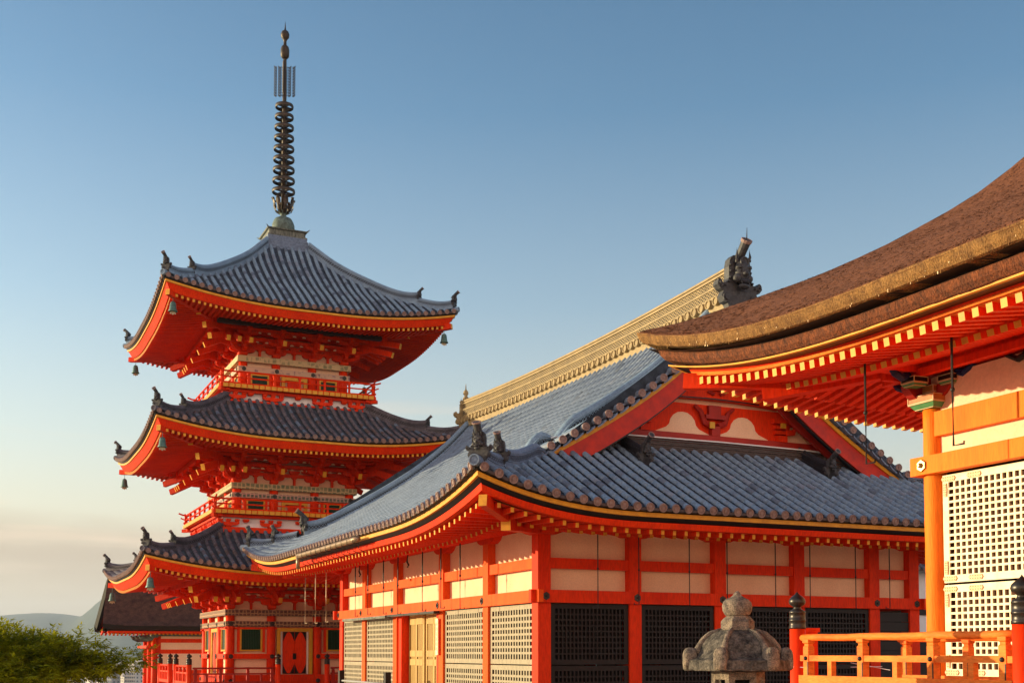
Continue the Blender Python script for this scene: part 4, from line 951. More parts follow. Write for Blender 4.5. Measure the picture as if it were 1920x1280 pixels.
# iron rods that hold the shutters open
for x, z in ((1.08, 2.79), (2.26, 2.9), (3.77, 2.83), (4.94, 2.9), (6.49, 2.83), (7.64, 2.81), (9.21, 2.82), (10.42, 2.93)):
    mb = MB(); mb.tube([(x, -1, 4.72), (x, -1, 3.78)], .016, 6); mb.tube([(x, -1, 3.78), (x, -1, z), (x - .14, -1, z), (x - .14, -1, z + .05)], .013, 6); mb.ball((x, -1, 3.78), .032, n=6, m=4); mb.build('hanging_hook', ['iron'], hl)
for y, z in ((12.61, 2.93), (9.56, 2.93), (8.14, 2.89), (5.94, 2.91), (4.44, 2.94), (2.99, 2.86), (11.2, 2.95), (19.31, 2.84), (17.8, 2.81), (16.3, 2.83)):
    mb = MB(); mb.tube([(-1, y, 4.72), (-1, y, 3.78)], .02, 6); mb.tube([(-1, y, 3.78), (-1, y, z), (-1, y - .3, z), (-1, y - .3, z + .05)], .016, 6); mb.ball((-1, y, 3.78), .035, n=6, m=4); mb.build('hanging_hook', ['iron' if y < 15 else 'bell_plate'], hl)
for y in (7.21, 12.1): mb = MB(); mb.tube([(-1, y, 4.7), (-1.03, y, 4.45), (-.98, y, 4.35), (-1.02, y, 4.28)], .03, 6); mb.build('chain_hook', ['iron'], hl)
# gutter
mb = MB(); mb.sm = True; n = 14; mb.tube([(-3.28, 4.98 + 6.67 * k / n, 4.87) for k in range(n + 1)], .085, 10); mb.tube([(-3.28, 11.6, 4.87), (-3.28, 11.6, 4.45)], .07, 8); gt = mb.build('gutter', ['copper_gutter'], hl)
for k in range(12): 
    y = 5.2 + k * .56; mb = MB(); mb.tube([(-3.1, y, 5.0), (-3.39, y, 4.95), (-3.36, y, 4.77), (-3.2, y, 4.76), (-3.18, y, 4.6), (-2.95, y, 4.5)], .012, 5); mb.build('gutter_hanger', ['iron'], gt)
mb = MB(); mb.box(-1.3, W + 1.3, -1.3, LN + 1.3, .02, .3); mb.build('stone_base', ['stone'], hl)
# ------------------------------------------------------------------ bark-roofed hall on the right
th = thing('bark_roofed_hall', 'vermilion hall with thick brown cypress-bark roof and pale gold lattice shutters', 'temple hall', (5.726, 16, 0), ANG)
BP = [(0, 0), (.5, .31), (1, .64), (1.53, .95), (2.16, 1.31), (2.77, 1.70), (3.36, 2.14), (3.77, 2.55), (4.6, 3.5), (5.6, 4.8), (6.62, 6.2)]
ta, tb = 7.4, 11.1; A = ta / 2 + 2.92; B = tb / 2 + 2.92
TF = rect_faces(A, B, 5.77, BP, .68, 5.2, 2.6, ta / 2, -tb / 2)
from mathutils import noise as NZ
def nz3(p, s_): return NZ.noise(Vector(p) * s_)
for k, F in ((1, TF[1]), (0, TF[0]), (2, TF[2]), (3, TF[3])):
    mb = MB(); fine = k == 1; ns, nt_ = (300, 130) if fine else (60, 24); rows = []
    for j in range(nt_ + 1):
        t = 6.61 * (j / nt_) ** 1.1; row = []
        for i in range(ns + 1):
            x = (-1 + 2 * i / ns) * max(.001, (F.hl - t)) if F.hl > 7 or t < F.hl else 0
            if F.hl > 7: x = (-1 + 2 * i / ns) * (F.hl - t)
            p = F.P(x, t); d = .012 * nz3((p.x, p.y, p.z), 3) + (.004 * nz3((p.x * 3, p.y, p.z * 2), 14) if fine else 0) + (-.035 * (1 - t / .1) ** 2 if t < .1 else 0); p.z += d; row.append(p)
        rows.append(row)
    mb.sm = True; mb.loft(rows, False); rf = mb.build('bark_roof' if k == 1 else 'bark_slope', ['bark'], th)
    if k == 1: roof = rf
    else: rf.parent = roof
    # cut edge of the bark, upper and lower layers
    for nm, m_, pr in (('upper_bark_edge', 'bark_edge', [(.0, -.012), (.004, -.04), (.025, -.10), (.06, -.155), (.10, -.165), (.3, -.17)]), ('lower_bark_edge', 'bark_edge_low', [(.36, -.20), (.25, -.215), (.225, -.235), (.25, -.31), (.30, -.365), (.33, -.375), (.5, -.38)]),
                       ('gap_board', 'black_lacquer', [(.11, -.168), (.30, -.172), (.33, -.21)]), ('gilded_fascia', 'gold_paint', [(.33, -.372), (.335, -.392), (.38, -.395)]), ('black_board', 'black_lacquer', [(.36, -.383), (.555, -.388), (.57, -.40)]), ('red_fascia', 'vermilion', [(.545, -.38), (.572, -.418)]), ('pale_fascia', 'rail_paint', [(.565, -.412), (.59, -.455), (.70, -.458)])):
        mb = MB(); n = 420 if fine else 80; fl = 'bark' in m_; rings = []
        for i in range(n + 1):
            x = -1 + 2 * i / n; x = math.copysign(abs(x) ** .85, x); rg = []
            for r, dz in pr:
                p = F.E(x * (F.hl - r), r, dz, sh=1 if fl else .9)
                if fl and fine: q = .006 * nz3((p.y * 1.0, p.z * .6, 1), 22) + .012 * nz3((p.y, p.z, 5), 4); p += F.n * q; p.z += q * .7
                rg.append(p)
            rings.append(rg)
        mb.loft([[rg[i] for rg in rings] for i in range(len(pr))], False); mb.build(nm, [m_], roof)
# loose strips of bark
mb = MB(); F = TF[1]
for i in range(30000):
    t = rnd.random() ** 1.3 * 6.2; x = rnd.uniform(-(F.hl - t), F.hl - t)
    if x > 1.5 and rnd.random() < .8: continue
    L_ = rnd.uniform(.02, .07); w_ = rnd.uniform(.003, .009); p = F.P(x, t, .002); q = F.P(x + rnd.uniform(-.06, .06), max(t - L_, -.015), rnd.uniform(.005, .014)); u = F.u * w_
    v_ = rnd.random(); mb.m = 0 if v_ < .55 else 3 if v_ < .93 else 1; mb.face([p - u, p + u, q + u, q - u])
for i in range(380):
    x = rnd.uniform(-F.hl, F.hl); r = rnd.random(); p = F.E(x, .015 + .05 * r, -.03 - .12 * r); mb.m = 1 if rnd.random() < .7 else 2
    w_ = rnd.uniform(.003, .008); q = p - F.n * rnd.uniform(-.002, .008) + Vector((0, 0, -rnd.uniform(.02, .05))); mb.face([p - F.u * w_, p + F.u * w_, q + F.u * w_, q - F.u * w_])
mb.build('bark_strips', ['bark', 'bark_edge', 'line_cream', 'bark_dark'], roof)
m1 = MB(); m2 = MB()
for F in TF:
    rafters(m1, F, .61, 1.75, -.505, .15, .19, .085, .10, off=.06, sh=.85); rafters(m2, F, 1.42, 3.2, -.47, .26, .19, .10, .12, off=.06, sh=.85)
    m1.m = 0; soffit(m1, F, .55, 1.9, -.452, .15, sh=.85); m2.m = 0; soffit(m2, F, 1.42, 3.3, -.405, .26, sh=.85); m2.loft([[F.E(x * (F.hl - 1.40), 1.40, dz, sh=.85) for x in svals()] for dz in (-.46, -.36)], False)
    for m_, a, b, dz, sl, w_, h in ((m1, .50, 1.9, -.56, .14, .17, .22), (m2, 1.3, 3.1, -.58, .26, .2, .22)):
        p = F.E(-(F.hl - a), a, dz, sh=.85); q = F.E(-(F.hl - b), b, dz + sl * (b - a), sh=.85); m_.m = 0; m_.beam(p, q, w_, h)
F = TF[2]; s0 = -.19 * (int(2 * (F.hl - .61) / .19) - 1) / 2; m1.m = 1
for i in range(int(2 * (F.hl - .61) / .19)):      # paint wraps the tips on the far side
    s_ = s0 + i * .19
    if F.hl - abs(s_) > .8: m1.beam(F.E(s_, .608, -.505, sh=.85), F.E(s_, .69, -.493, sh=.85), .088, .103)
m1.build('flying_rafters', ['vermilion', 'gold_paint'], roof); m2.build('base_rafters', ['vermilion', 'gold_paint'], roof)
TX = [0, 3.7, 7.4]; TY = [0, -3.7, -7.4, -11.1]
for x in TX:
    for y in TY:
        if x == 3.7 and y in (-3.7, -7.4): continue
        mb = MB(); mb.sm = True; mb.lathe((x, y, 0), [(.142 + .002 * math.sin(k * 2.3), 1.3 + 3.68 * k / 20) for k in range(21)], 24); mb.build('column', ['vermilion_weathered'], th)
mb = MB(); mb.box(-.02, ta + .02, -tb - .02, .02, 4.30, 5.42); mb.build('wall', ['plaster'], th)
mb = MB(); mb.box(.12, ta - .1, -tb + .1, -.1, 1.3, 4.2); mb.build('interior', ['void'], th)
HS = [((1, 0, 0), (0, 1, 0), (0, 0, 0), ta, TX), ((0, -1, 0), (-1, 0, 0), (0, 0, 0), tb, [-y for y in TY]), ((1, 0, 0), (0, -1, 0), (0, -tb, 0), ta, TX), ((0, -1, 0), (1, 0, 0), (ta, 0, 0), tb, [-y for y in TY])]
def capital(o, u, n, both):
    mb = MB(); Z = lambda z: Vector((0, 0, z)); A_ = Vector((0, 0, 1))
    def blk(c, a, b, z0, z1, m_, ta_=1.0):
        mb.m = m_; mb.loft([[c + u * (a * k * sx) + n * (b * k * sy) + Z(z) for sx, sy in ((-1, -1), (1, -1), (1, 1), (-1, 1))] for z, k in ((z0, ta_), (z1, 1.0))], True, True)
        mb.m = 5
        for z, k in ((z0 + .006, ta_), (z1 - .006, 1.0)):
            cs = [c + u * (a * k * 1.01 * sx) + n * (b * k * 1.01 * sy) + Z(z) for sx, sy in ((-1, -1), (1, -1), (1, 1), (-1, 1))]
            for i in range(4): mb.beam(cs[i], cs[(i + 1) % 4], .010, .010)
        if ta_ == 1.0:
            for sx, sy in ((-1, -1), (1, -1), (1, 1), (-1, 1)): q = c + u * (a * 1.01 * sx) + n * (b * 1.01 * sy); mb.beam(q + Z(z0), q + Z(z1), .01, .01, up=n)
    blk(o, .23, .23, 4.98, 5.06, 0, .72); blk(o, .23, .23, 5.06, 5.16, 3)
    for d1_, d2_ in ((u, n), (n, u)):
        for sg in (-1, 1):
            c = o + d1_ * (.30 * sg); m0 = mb.m
            mb.m = 2; poly = [(0, 5.30), (0, 5.08), (.18, 5.1), (.28, 5.16), (.36, 5.24), (.38, 5.30)]
            mb.prism(poly, o - d2_ * .07, d1_ * sg, (0, 0, 1), .14 * (1 if sg > 0 else -1) * (1 if d1_.cross(A_).dot(d2_) < 0 else 1))
            blk2 = o + d1_ * (.33 * sg); mb.m = 0
            blk(blk2, .12, .12, 5.26, 5.31, 0, .8); blk(blk2, .12, .12, 5.31, 5.39, 4)
            # scrolled nose
            pts = [blk2 + d1_ * (sg * (.1 + x)) + Z(5.42 + z) for x, z in ((0, .0), (.12, -.05), (.24, .0), (.33, .08))]
            mb.m = 1; mb.tube(pts, [.05, .055, .05, .03], 8); mb.m = 5; q = blk2 + d1_ * (sg * .2) + Z(5.48)
            mb.tube([q + d1_ * (.05 * math.exp(-a * .3) * math.cos(a)) + Z(.05 * math.exp(-a * .3) * math.sin(a)) + d2_ * .0 for a in [k * .6 for k in range(12)]], .009, 4)
    blk(o, .13, .13, 5.2, 5.30, 3)
    mb.build('painted_capital', ['bracket_green', 'bracket_blue', 'dark_red', 'bracket_orange', 'dark_wood', 'line_cream'], th)
for k, (u, n, o, L_, pp) in enumerate(HS):
    u = Vector(u); n = Vector(n); o = Vector(o); Z = lambda z: Vector((0, 0, z)); e = .003 * (k % 2)
    mb = MB(); mb.beam(o + n * .15 - u * (.22 + e) + Z(4.205), o + n * .15 + u * (L_ + .22 + e) + Z(4.205), .15, .25 - 2 * e); mb.build('nageshi_beam', ['vermilion_weathered'], th)
    mb = MB()
    for a, b in zip(pp, pp[1:]): mb.beam(o + n * .05 + u * (a + .13) + Z(4.755), o + n * .05 + u * (b - .13) + Z(4.755), .15, .33)
    mb.build('head_beam', ['vermilion_weathered'], th)
    mb = MB(); mb.beam(o + n * .05 - u * .9 + Z(5.60 + e), o + n * .05 + u * (L_ + .9) + Z(5.60 + e), .24 + e, .30); mb.beam(o + n * .3 - u * .6 + Z(5.44 + e), o + n * .3 + u * (L_ + .6) + Z(5.44 + e), .1, .1); mb.build('wall_plate', ['vermilion'], th)
    for x in pp:
        mb = MB(); hexplate(mb, o + n * .225 + u * x + Z(4.205), n, .085, .035); mb.build('beam_fitting', ['brass'], th)
        if k in (1, 3) or x not in (0, L_): capital(o + u * x, u, n, True)
    for a, b in zip(pp, pp[1:]):
        c = o + n * .03 + u * ((a + b) / 2); mb = MB(); mb.m = 0
        mb.loft([[c + u * (w_ * sx) + n * (.07 * sy) + Z(z) for sx, sy in ((-1, -1), (1, -1), (1, 1), (-1, 1))] for z, w_ in ((4.92, .12), (5.2, .09), (5.26, .16))], True, True)
        mb.m = 1; mb.loft([[c + u * (w_ * sx) + n * (.1 * sy) + Z(z) for sx, sy in ((-1, -1), (1, -1), (1, 1), (-1, 1))] for z, w_ in ((5.26, .13), (5.31, .18), (5.42, .18))], True, True); mb.m = 2
        for sg in (-1, 1): mb.tube([c + n * .09 + u * (sg * x) + Z(z) for x, z in ((.15, 5.36), (.3, 5.32), (.42, 5.38), (.5, 5.4))], [.04, .045, .035, .01], 6)
        mb.build('strut', ['bracket_orange', 'bracket_green', 'dark_wood'], th)
        x0, x1 = a + .17, b - .17
        if k in (0, 3): uu = -u; x0, x1 = -x1, -x0
        else: uu = u
        if k in (1, 2): uu = u; 
        for z0, z1, nz_ in ((2.62, 4.06, 14), (1.38, 2.59, 11)):
            mb = MB(); P_ = o + n * .02
            U = uu if uu.cross(Z(1)).dot(n) > 0 else -uu
            X0, X1 = (x0, x1) if U == uu else (-x1, -x0)
            lattice(mb, P_, U, X0, X1, z0, z1, 32, nz_, bw=.031, bz=.030, d=.012, frame=.10, back=.03)
            ls = mb.build('lattice_shutter', ['pale_lattice', 'hollow_brown'], th)
            if k != 1 or a > 5: continue
            spots = [(X0 + .11, z0 + .055), (X0 + .11, z1 - .055), (X0 + .55, z0 + .055), (X0 + .55, z1 - .055), (X0 + .05, z1 - .2), (X0 + .05, z0 + .2), (X1 - .11, z0 + .055), (X1 - .11, z1 - .055), (X1 - .55, z0 + .055), (X1 - .55, z1 - .055), ((X0 + X1) / 2, z1 - .055), ((X0 + X1) / 2, z0 + .055)]
            for x, z in spots:      # pierced metal fittings
                mb = MB(); c = P_ + U * x + n * .019 + Z(z); vert = abs(x - X0 - .05) < .01; w_, h_ = (.03, .09) if vert else (.12, .034)
                poly = [(-w_, 0), (-w_ * .8, h_), (w_ * .8, h_), (w_, 0), (w_ * .8, -h_), (-w_ * .8, -h_)]; mb.m = 0; mb.prism(poly, c, U, (0, 0, 1), .008 if U.cross(Z(1)).dot(n) > 0 else -.008); mb.m = 1
                for i in range(5):
                    for sg in (-1, 1):
                        q = c + n * .010 + ((U * (w_ * (-.7 + .35 * i)) + Z(sg * h_ * .55)) if not vert else (U * (sg * w_ * .5) + Z(h_ * (-.7 + .35 * i)))); mb.face([q + U * .006 * a1 + Z(.006 * b1) for a1, b1 in ((-1, -1), (1, -1), (1, 1), (-1, 1))])
                mb.build('metal_fitting', ['line_cream', 'iron'], ls)
for y in (-.48, -1.94, -5.2, -6.6):
    mb = MB(); mb.tube([(-1.6, y, 5.46), (-1.6, y, 4.72)], .015, 6); mb.tube([(-1.6, y, 4.72), (-1.6, y, 4.07), (-1.6, y - .16, 4.07), (-1.6, y - .16, 4.10)], .013, 6); mb.ball((-1.6, y, 4.72), .03, n=6, m=4); mb.build('hanging_hook', ['iron'], th)
mb = MB(); mb.box(-2.75, ta + 1.5, -13, .9, 1.12, 1.28); mb.box(-2.6, ta + 1.3, -12.8, .7, 0.02, 1.12); mb.build('veranda_floor', ['vermilion_weathered'], th)

# ------------------------------------------------------------------ balustrades
def post_with_cap(parent, x, y, zt, r, hcap, m_='vermilion', z0=.0):
    mb = MB(); mb.sm = True; mb.lathe((x, y, 0), [(r * .93, z0), (r * .93, zt - hcap)], 20); p = mb.build('post', [m_], parent)
    mb = MB(); giboshi(mb, (x, y, zt - hcap), r, hcap); mb.build('onion_cap', ['bronze'], p); return p
def railing(parent, P0, P1, zs, nposts, m_, w_=.09, capz=None, top_r=.04, strap=True):
    P0 = Vector((*P0, 0)); P1 = Vector((*P1, 0)); L_ = (P1 - P0).length; u = (P1 - P0) / L_; Z = lambda z: Vector((0, 0, z)); zt, zm, zb_ = zs
    n = u.cross(Z(1))
    mb = MB(); mb.sm = True; k = 12; mb.tube([P0 + u * (L_ * i / k) + Z(zt + .004 * math.sin(i * 1.7)) for i in range(k + 1)], top_r, 12); mb.build('top_rail', [m_], parent)
    mb = MB(); mb.beam(P0 + Z(zm), P1 + Z(zm), w_ * .8, .066); mb.build('middle_rail', [m_], parent)
    mb = MB(); mb.beam(P0 + Z(zb_ - .07), P1 + Z(zb_ - .07), w_ * 1.25, .14); mb.build('bottom_beam', [m_], parent)
    for i in range(nposts):
        x = L_ * i / (nposts - 1) if nposts > 1 else L_ / 2; x = min(max(x, .12), L_ - .12); c = P0 + u * x
        mb = MB(); mb.loft([[c + u * (a * q) + n * (b * q) + Z(z) for a, b in ((-1, -1), (1, -1), (1, 1), (-1, 1))] for z, q in ((zb_, w_ * .5), (zm + .15 * (zt - zm) , w_ * .5), (zm + .55 * (zt - zm), w_ * .5), (zm + .62 * (zt - zm), w_ * .38), (zm + .70 * (zt - zm), w_ * .38), (zm + .76 * (zt - zm), w_ * .56), (zt - top_r * .5, w_ * .56))], True, True)
        pb = mb.build('baluster', [m_], parent)
        if strap:
            mb = MB()
            for sg in (-1, 1): mb.ball(c + n * (sg * w_ * .52) + Z(zm), .026, n=8, m=5); mb.beam(c + n * (sg * (w_ * .5 + .003)) + u * w_ * .42 + Z(zb_ - .1), c + n * (sg * (w_ * .5 + .003)) + u * w_ * .42 + Z(zm - .04), .012, .006, up=n)
            mb.build('iron_strap', ['iron'], pb)
        if i < nposts - 1:
            c = P0 + u * (L_ * (i + .5) / (nposts - 1)); mb = MB(); mb.beam(c + Z(zb_), c + Z(zm - .03), w_ * .75, w_ * .75, up=n); mb.build('short_baluster', [m_], parent)
bl = thing('balustrade', 'sunlit orange wooden railing with two black onion-capped posts in front of the lattice hall', 'railing', (3.36, 14, 0), ANG)
post_with_cap(bl, 0, 0, 2.415, .098, .44); post_with_cap(bl, 0, -3.29, 2.42, .105, .46)
railing(bl, (0, -.08), (0, -3.2), (1.868, 1.632, 1.436), 4, 'rail_paint')
b2 = thing('balustrade', 'second orange railing half hidden behind the front one beside the round column', 'railing', (3.36, 14, 0), ANG)
railing(b2, (1.45, -.1), (1.45, -3.4), (1.86, 1.63, 1.43), 4, 'rail_paint')
mb = MB(); mb.M = Matrix.Translation((3.36, 14, 0)) @ Matrix.Rotation(ANG, 4, 'Z'); mb.box(.42, .70, .50, .56, 1.2, 1.98); mb.box(.40, .72, .48, .58, 1.95, 2.0); tag(mb.build('wooden_panel', ['vermilion']), 'plain red wooden board standing just behind the left end of the front railing', 'panel')
mb = MB(); mb.M = Matrix.Translation((3.36, 14, 0)) @ Matrix.Rotation(ANG, 4, 'Z')
mb.tube([(-.11, 0, 1.53), (.0, -.12, 1.525), (.4, .3, 1.52)], .005, 5); mb.tube([(.4, -.45, 1.58), (.62, -.85, 1.5)], .004, 5); mb.tube([(.4, -.45, 1.53), (.55, -.8, 1.54)], .004, 5)
tag(mb.build('cord', ['white_paint']), 'thin white cord tied from the left onion-capped post behind the front railing', 'cord')
# ------------------------------------------------------------------ stone lantern
ln = thing('stone_lantern', 'weathered six-sided stone lantern with jewel top and scrolled cap', 'lantern', (2.276, 12, 0), 0)
def rough(mb, amt=.006, s_=18):
    for i, v in enumerate(mb.v): p = Vector(v); q = NZ.noise_vector(p * s_) * amt + NZ.noise_vector(p * 5) * amt; mb.v[i] = tuple(p + q)
def hexl(prof, sub=5, rad=.0):
    mb = MB(); n = 6 * sub; rings = []
    for r, z in prof:
        rg = []
        for j in range(n):
            a = 2 * math.pi * j / n; k = (j % sub) / sub; a0 = math.floor(j / sub) * math.pi / 3
            v0 = Vector((math.cos(a0), math.sin(a0))); v1 = Vector((math.cos(a0 + math.pi / 3), math.sin(a0 + math.pi / 3))); p = v0.lerp(v1, k) * r; rg.append((p.x, p.y, z))
        rings.append(rg)
    mb.loft(rings, True, True); return mb
def dens(pr, n=4): return [(a[0] + (b[0] - a[0]) * i / n, a[1] + (b[1] - a[1]) * i / n) for a, b in zip(pr, pr[1:]) for i in range(n)] + [pr[-1]]
mb = MB(); mb.sm = True; mb.lathe((0, 0, 0), [(.04, 2.055), (.09, 2.06), (.125, 2.08), (.147, 2.12), (.152, 2.165), (.14, 2.205), (.115, 2.232), (.07, 2.25), (.045, 2.27), (.03, 2.295), (.008, 2.318)], 28); rough(mb); mb.build('jewel', ['stone'], ln)
mb = hexl(dens([(.10, 1.90), (.165, 1.91), (.17, 1.93), (.17, 2.01), (.155, 2.03), (.12, 2.065)])); rough(mb, .004); mb.build('neck', ['stone'], ln)
mb = hexl(dens([(.3, 1.515), (.535, 1.52), (.545, 1.535), (.54, 1.62), (.47, 1.645), (.415, 1.70), (.385, 1.77), (.335, 1.83), (.27, 1.885), (.19, 1.92), (.1, 1.925)], 5), 8); rough(mb, .007); cap = mb.build('cap', ['stone_dark'], ln)
for j in range(6):      # ribs and upturned scrolls on the six corners
    a = j * math.pi / 3; ca, sa = math.cos(a), math.sin(a); mb = MB(); mb.sm = True
    mb.tube([(ca * r, sa * r, z) for r, z in ((.17, 1.925), (.28, 1.885), (.345, 1.825), (.39, 1.76), (.42, 1.69))], [.018, .026, .028, .034, .045], 8)
    t_ = Vector((-sa, ca, 0)); o_ = Vector((ca * .485, sa * .485, 0)); prof = [(.062, 1.53), (.066, 1.60), (.066, 1.68), (.060, 1.715), (.045, 1.738), (.02, 1.75)]
    mb.loft([[o_ + Vector((ca, sa, 0)) * (q * .95 * cx_) + t_ * (q * sx_) + Vector((0, 0, z)) for cx_, sx_ in ((1, -.7), (1, .7), (.7, 1), (-.9, 1), (-1, .7), (-1, -.7), (-.9, -1), (.7, -1))] for q, z in prof], True, True); rough(mb, .006); mb.build('corner_scroll', ['stone'], cap)
mb = MB(); hexr = .27
for j in range(6):
    a0 = j * math.pi / 3; a1 = a0 + math.pi / 3; v0 = Vector((math.cos(a0), math.sin(a0), 0)) * hexr; v1 = Vector((math.cos(a1), math.sin(a1), 0)) * hexr; Z = lambda z: Vector((0, 0, z)); n_ = (v0 + v1).normalized()
    f = lambda x, z, dd=0: v0.lerp(v1, x) + Z(z) - n_ * dd
    if j % 2 == 0 or j == 3:
        for (xa, xb, za, zc) in ((0, .22, 1.18, 1.505), (.78, 1, 1.18, 1.505), (.22, .78, 1.18, 1.24), (.22, .78, 1.43, 1.505)):
            c = [f(xa, za), f(xb, za), f(xb, zc), f(xa, zc)]; d_ = [f(xa, za, .05), f(xb, za, .05), f(xb, zc, .05), f(xa, zc, .05)]; mb.face(c)
            for q in range(4): mb.face([c[q], c[(q + 1) % 4], d_[(q + 1) % 4], d_[q]])
    else: mb.face([f(0, 1.18), f(1, 1.18), f(1, 1.505), f(0, 1.505)]); mb.lathe(f(.5, 1.42, -.0), [(.035, -.004), (.03, .004)], 10, 'y') if j == 5 else None
mb.build('fire_box', ['stone'], ln)
mb = hexl([(.17, 1.2), (.17, 1.5)], 1); mb.build('fire_box_core', ['void'], ln)
mb = hexl(dens([(.3, 1.02), (.42, 1.06), (.43, 1.16), (.34, 1.18), (.2, 1.185)])); rough(mb); mb.build('platform', ['stone'], ln)
mb = MB(); mb.sm = True; mb.lathe((0, 0, 0), [(.19, .28), (.17, .4), (.17, .6), (.20, .64), (.20, .7), (.17, .74), (.17, .95), (.2, 1.03)], 24); rough(mb); mb.build('shaft', ['stone'], ln)
mb = hexl(dens([(.5, .0), (.5, .16), (.38, .24), (.24, .3)])); rough(mb); mb.build('base', ['stone'], ln)
# ------------------------------------------------------------------ railing round the pagoda terrace
fn = thing('terrace_railing', 'low red railing with six dark onion-capped posts round the pagoda terrace', 'railing', (-11.134, 56.863, 0), ANG)
for x, y in ((-5.0, -4.9), (-1.2, -4.9), (.99, -4.9), (-5.0, -1.44), (-5.0, .24), (-5.0, 3.37)): post_with_cap(fn, x, y, 1.66, .125, .48, 'vermilion', -.6)
railing(fn, (-5, -4.75), (-5, -1.6), (1.1, .82, .45), 4, 'vermilion', .12, strap=False); railing(fn, (-5, .4), (-5, 3.2), (1.1, .82, .45), 4, 'vermilion', .12, strap=False)
railing(fn, (-4.85, -4.9), (-1.35, -4.9), (1.02, .78, .45), 4, 'dark_red', .12, strap=False); railing(fn, (1.15, -4.9), (5, -4.9), (1.02, .78, .45), 4, 'dark_red', .12, strap=False)
# barrier posts by the long side of the hall
bf = thing('low_barrier', 'low dark barrier of two square posts joined by a steel tube beside the lattice shutters', 'barrier', (.74, 30, 0), ANG)
for y in (10.1, 5.5): mb = MB(); mb.box(-2.3, -2.14, y - .09, y + .09, 0, 1.13); mb.build('barrier_post', ['dark_wood'], bf)
mb = MB(); mb.sm = True; mb.tube([(-2.22, 10.1, .8), (-2.22, 5.5, .8)], .03, 8); mb.build('barrier_rail', ['city_grey'], bf)
# ------------------------------------------------------------------ gate behind the pagoda
gt = thing('bark_roofed_gate', 'red gate with steep dark bark roof half hidden behind the pagoda', 'gate', (-22.2, 75, 0), ANG)
mb = MB(); rows = []; prof = [(-2.05, 3.32), (-1.6, 3.62), (-1.1, 4.1), (-.6, 4.7), (-.1, 5.35), (.3, 5.95), (.55, 6.3), (.8, 6.3), (1.2, 5.95), (1.7, 5.3), (2.3, 4.5), (2.9, 3.75), (3.3, 3.32)]
for y, z in prof: e = 3.62 - .17 * (z - 3.3); rows.append([(-e + (9 + e) * i / 60, y + .015 * nz3((i, y, z), 7), z + .03 * nz3((i * .7, y, z), 3) + .12 * max(0, 1 - i / 10) ** 2) for i in range(61)])
mb.loft(rows, False); grf = mb.build('bark_roof', ['bark_old'], gt)
mb = MB(); lo = [[(r[0][0], r[0][1], r[0][2]), (r[0][0] + .1, r[0][1] + .0, r[0][2] - .42), (r[0][0] + .25, r[0][1], r[0][2] - .55)] for r in rows]; mb.loft([[q[i] for q in lo] for i in range(3)], False)
for (y, sg) in ((0, 1), (-1, -1)): r = rows[y]; mb.loft([[(p[0], p[1] + oy * sg, p[2] + oz) for p in r] for oy, oz in ((0, 0), (.03, -.26), (.2, -.30), (.22, -.42), (.5, -.44))], False)
mb.build('bark_edge', ['black_lacquer'], grf)
mb = MB()
for i in range(46):
    x = -3.2 + i * .245
    for y0, y1 in ((-1.7, .6), (3.0, .6)): mb.m = 0; mb.beam((x, y0, 2.83), (x, y1, 3.35), .1, .12, endm=1)
mb.m = 0; mb.box(-3.3, 8.5, -1.86, -1.72, 2.86, 3.0); mb.face([(-3.3, -1.7, 2.93), (8.5, -1.7, 2.93), (8.5, .6, 3.45), (-3.3, .6, 3.45)]); mb.face([(-3.3, 3, 2.93), (8.5, 3, 2.93), (8.5, .6, 3.45), (-3.3, .6, 3.45)])
mb.build('rafters', ['vermilion', 'gold_paint'], grf)
for x in (-.45, 3.2, 6.8):
    for y in (-1, 1, 3): mb = MB(); mb.sm = True; mb.lathe((x, y, 0), [(.17, -2.5), (.16, 2.7)], 14); mb.build('column', ['vermilion'], gt)
mb = MB(); mb.face([(-2.4, -.6, 3.2), (-2.4, 2.6, 3.2), (-2.4, 1.9, 4.1), (-2.4, .6, 5.6), (-2.4, -.2, 4.5)]); mb.build('gable_panel', ['vermilion'], gt)
mb = MB(); mb.box(-.4, 8, -.9, 2.9, -2.5, 2.9); mb.build('wall', ['vermilion'], gt)
mb = MB()
for x0, x1 in ((-.05, 2.9), (3.5, 6.6)):
    mb.box(x0, x1, -.94, -.9, 1.88, 2.3); mb.box(x0, x1, -.94, -.9, .6, 1.62); mb.box(x0, x1 - .2, -.94, -.9, 2.55, 2.8)
mb.build('plaster_panel', ['plaster'], gt)
mb = MB()
for y in (-1, 1, 3):
    for x in (-.45,): mb.tube([(x, y, 2.6), (x - .5, y, 2.5), (x - .8, y, 2.62), (x - .95, y, 2.75)], [.16, .15, .12, .04], 8); masu_(mb, Vector((x, y, 2.62)), (1, 0, 0), .5, .2)
mb.box(-.7, 8, -1.08, -.92, 2.7, 2.82); mb.build('carved_bracket', ['verdigris'], gt)
mb = MB(); mb.box(-.95, -.2, -1.12, 3.1, 1.95, 2.12); mb.build('tie_beam', ['vermilion'], gt)
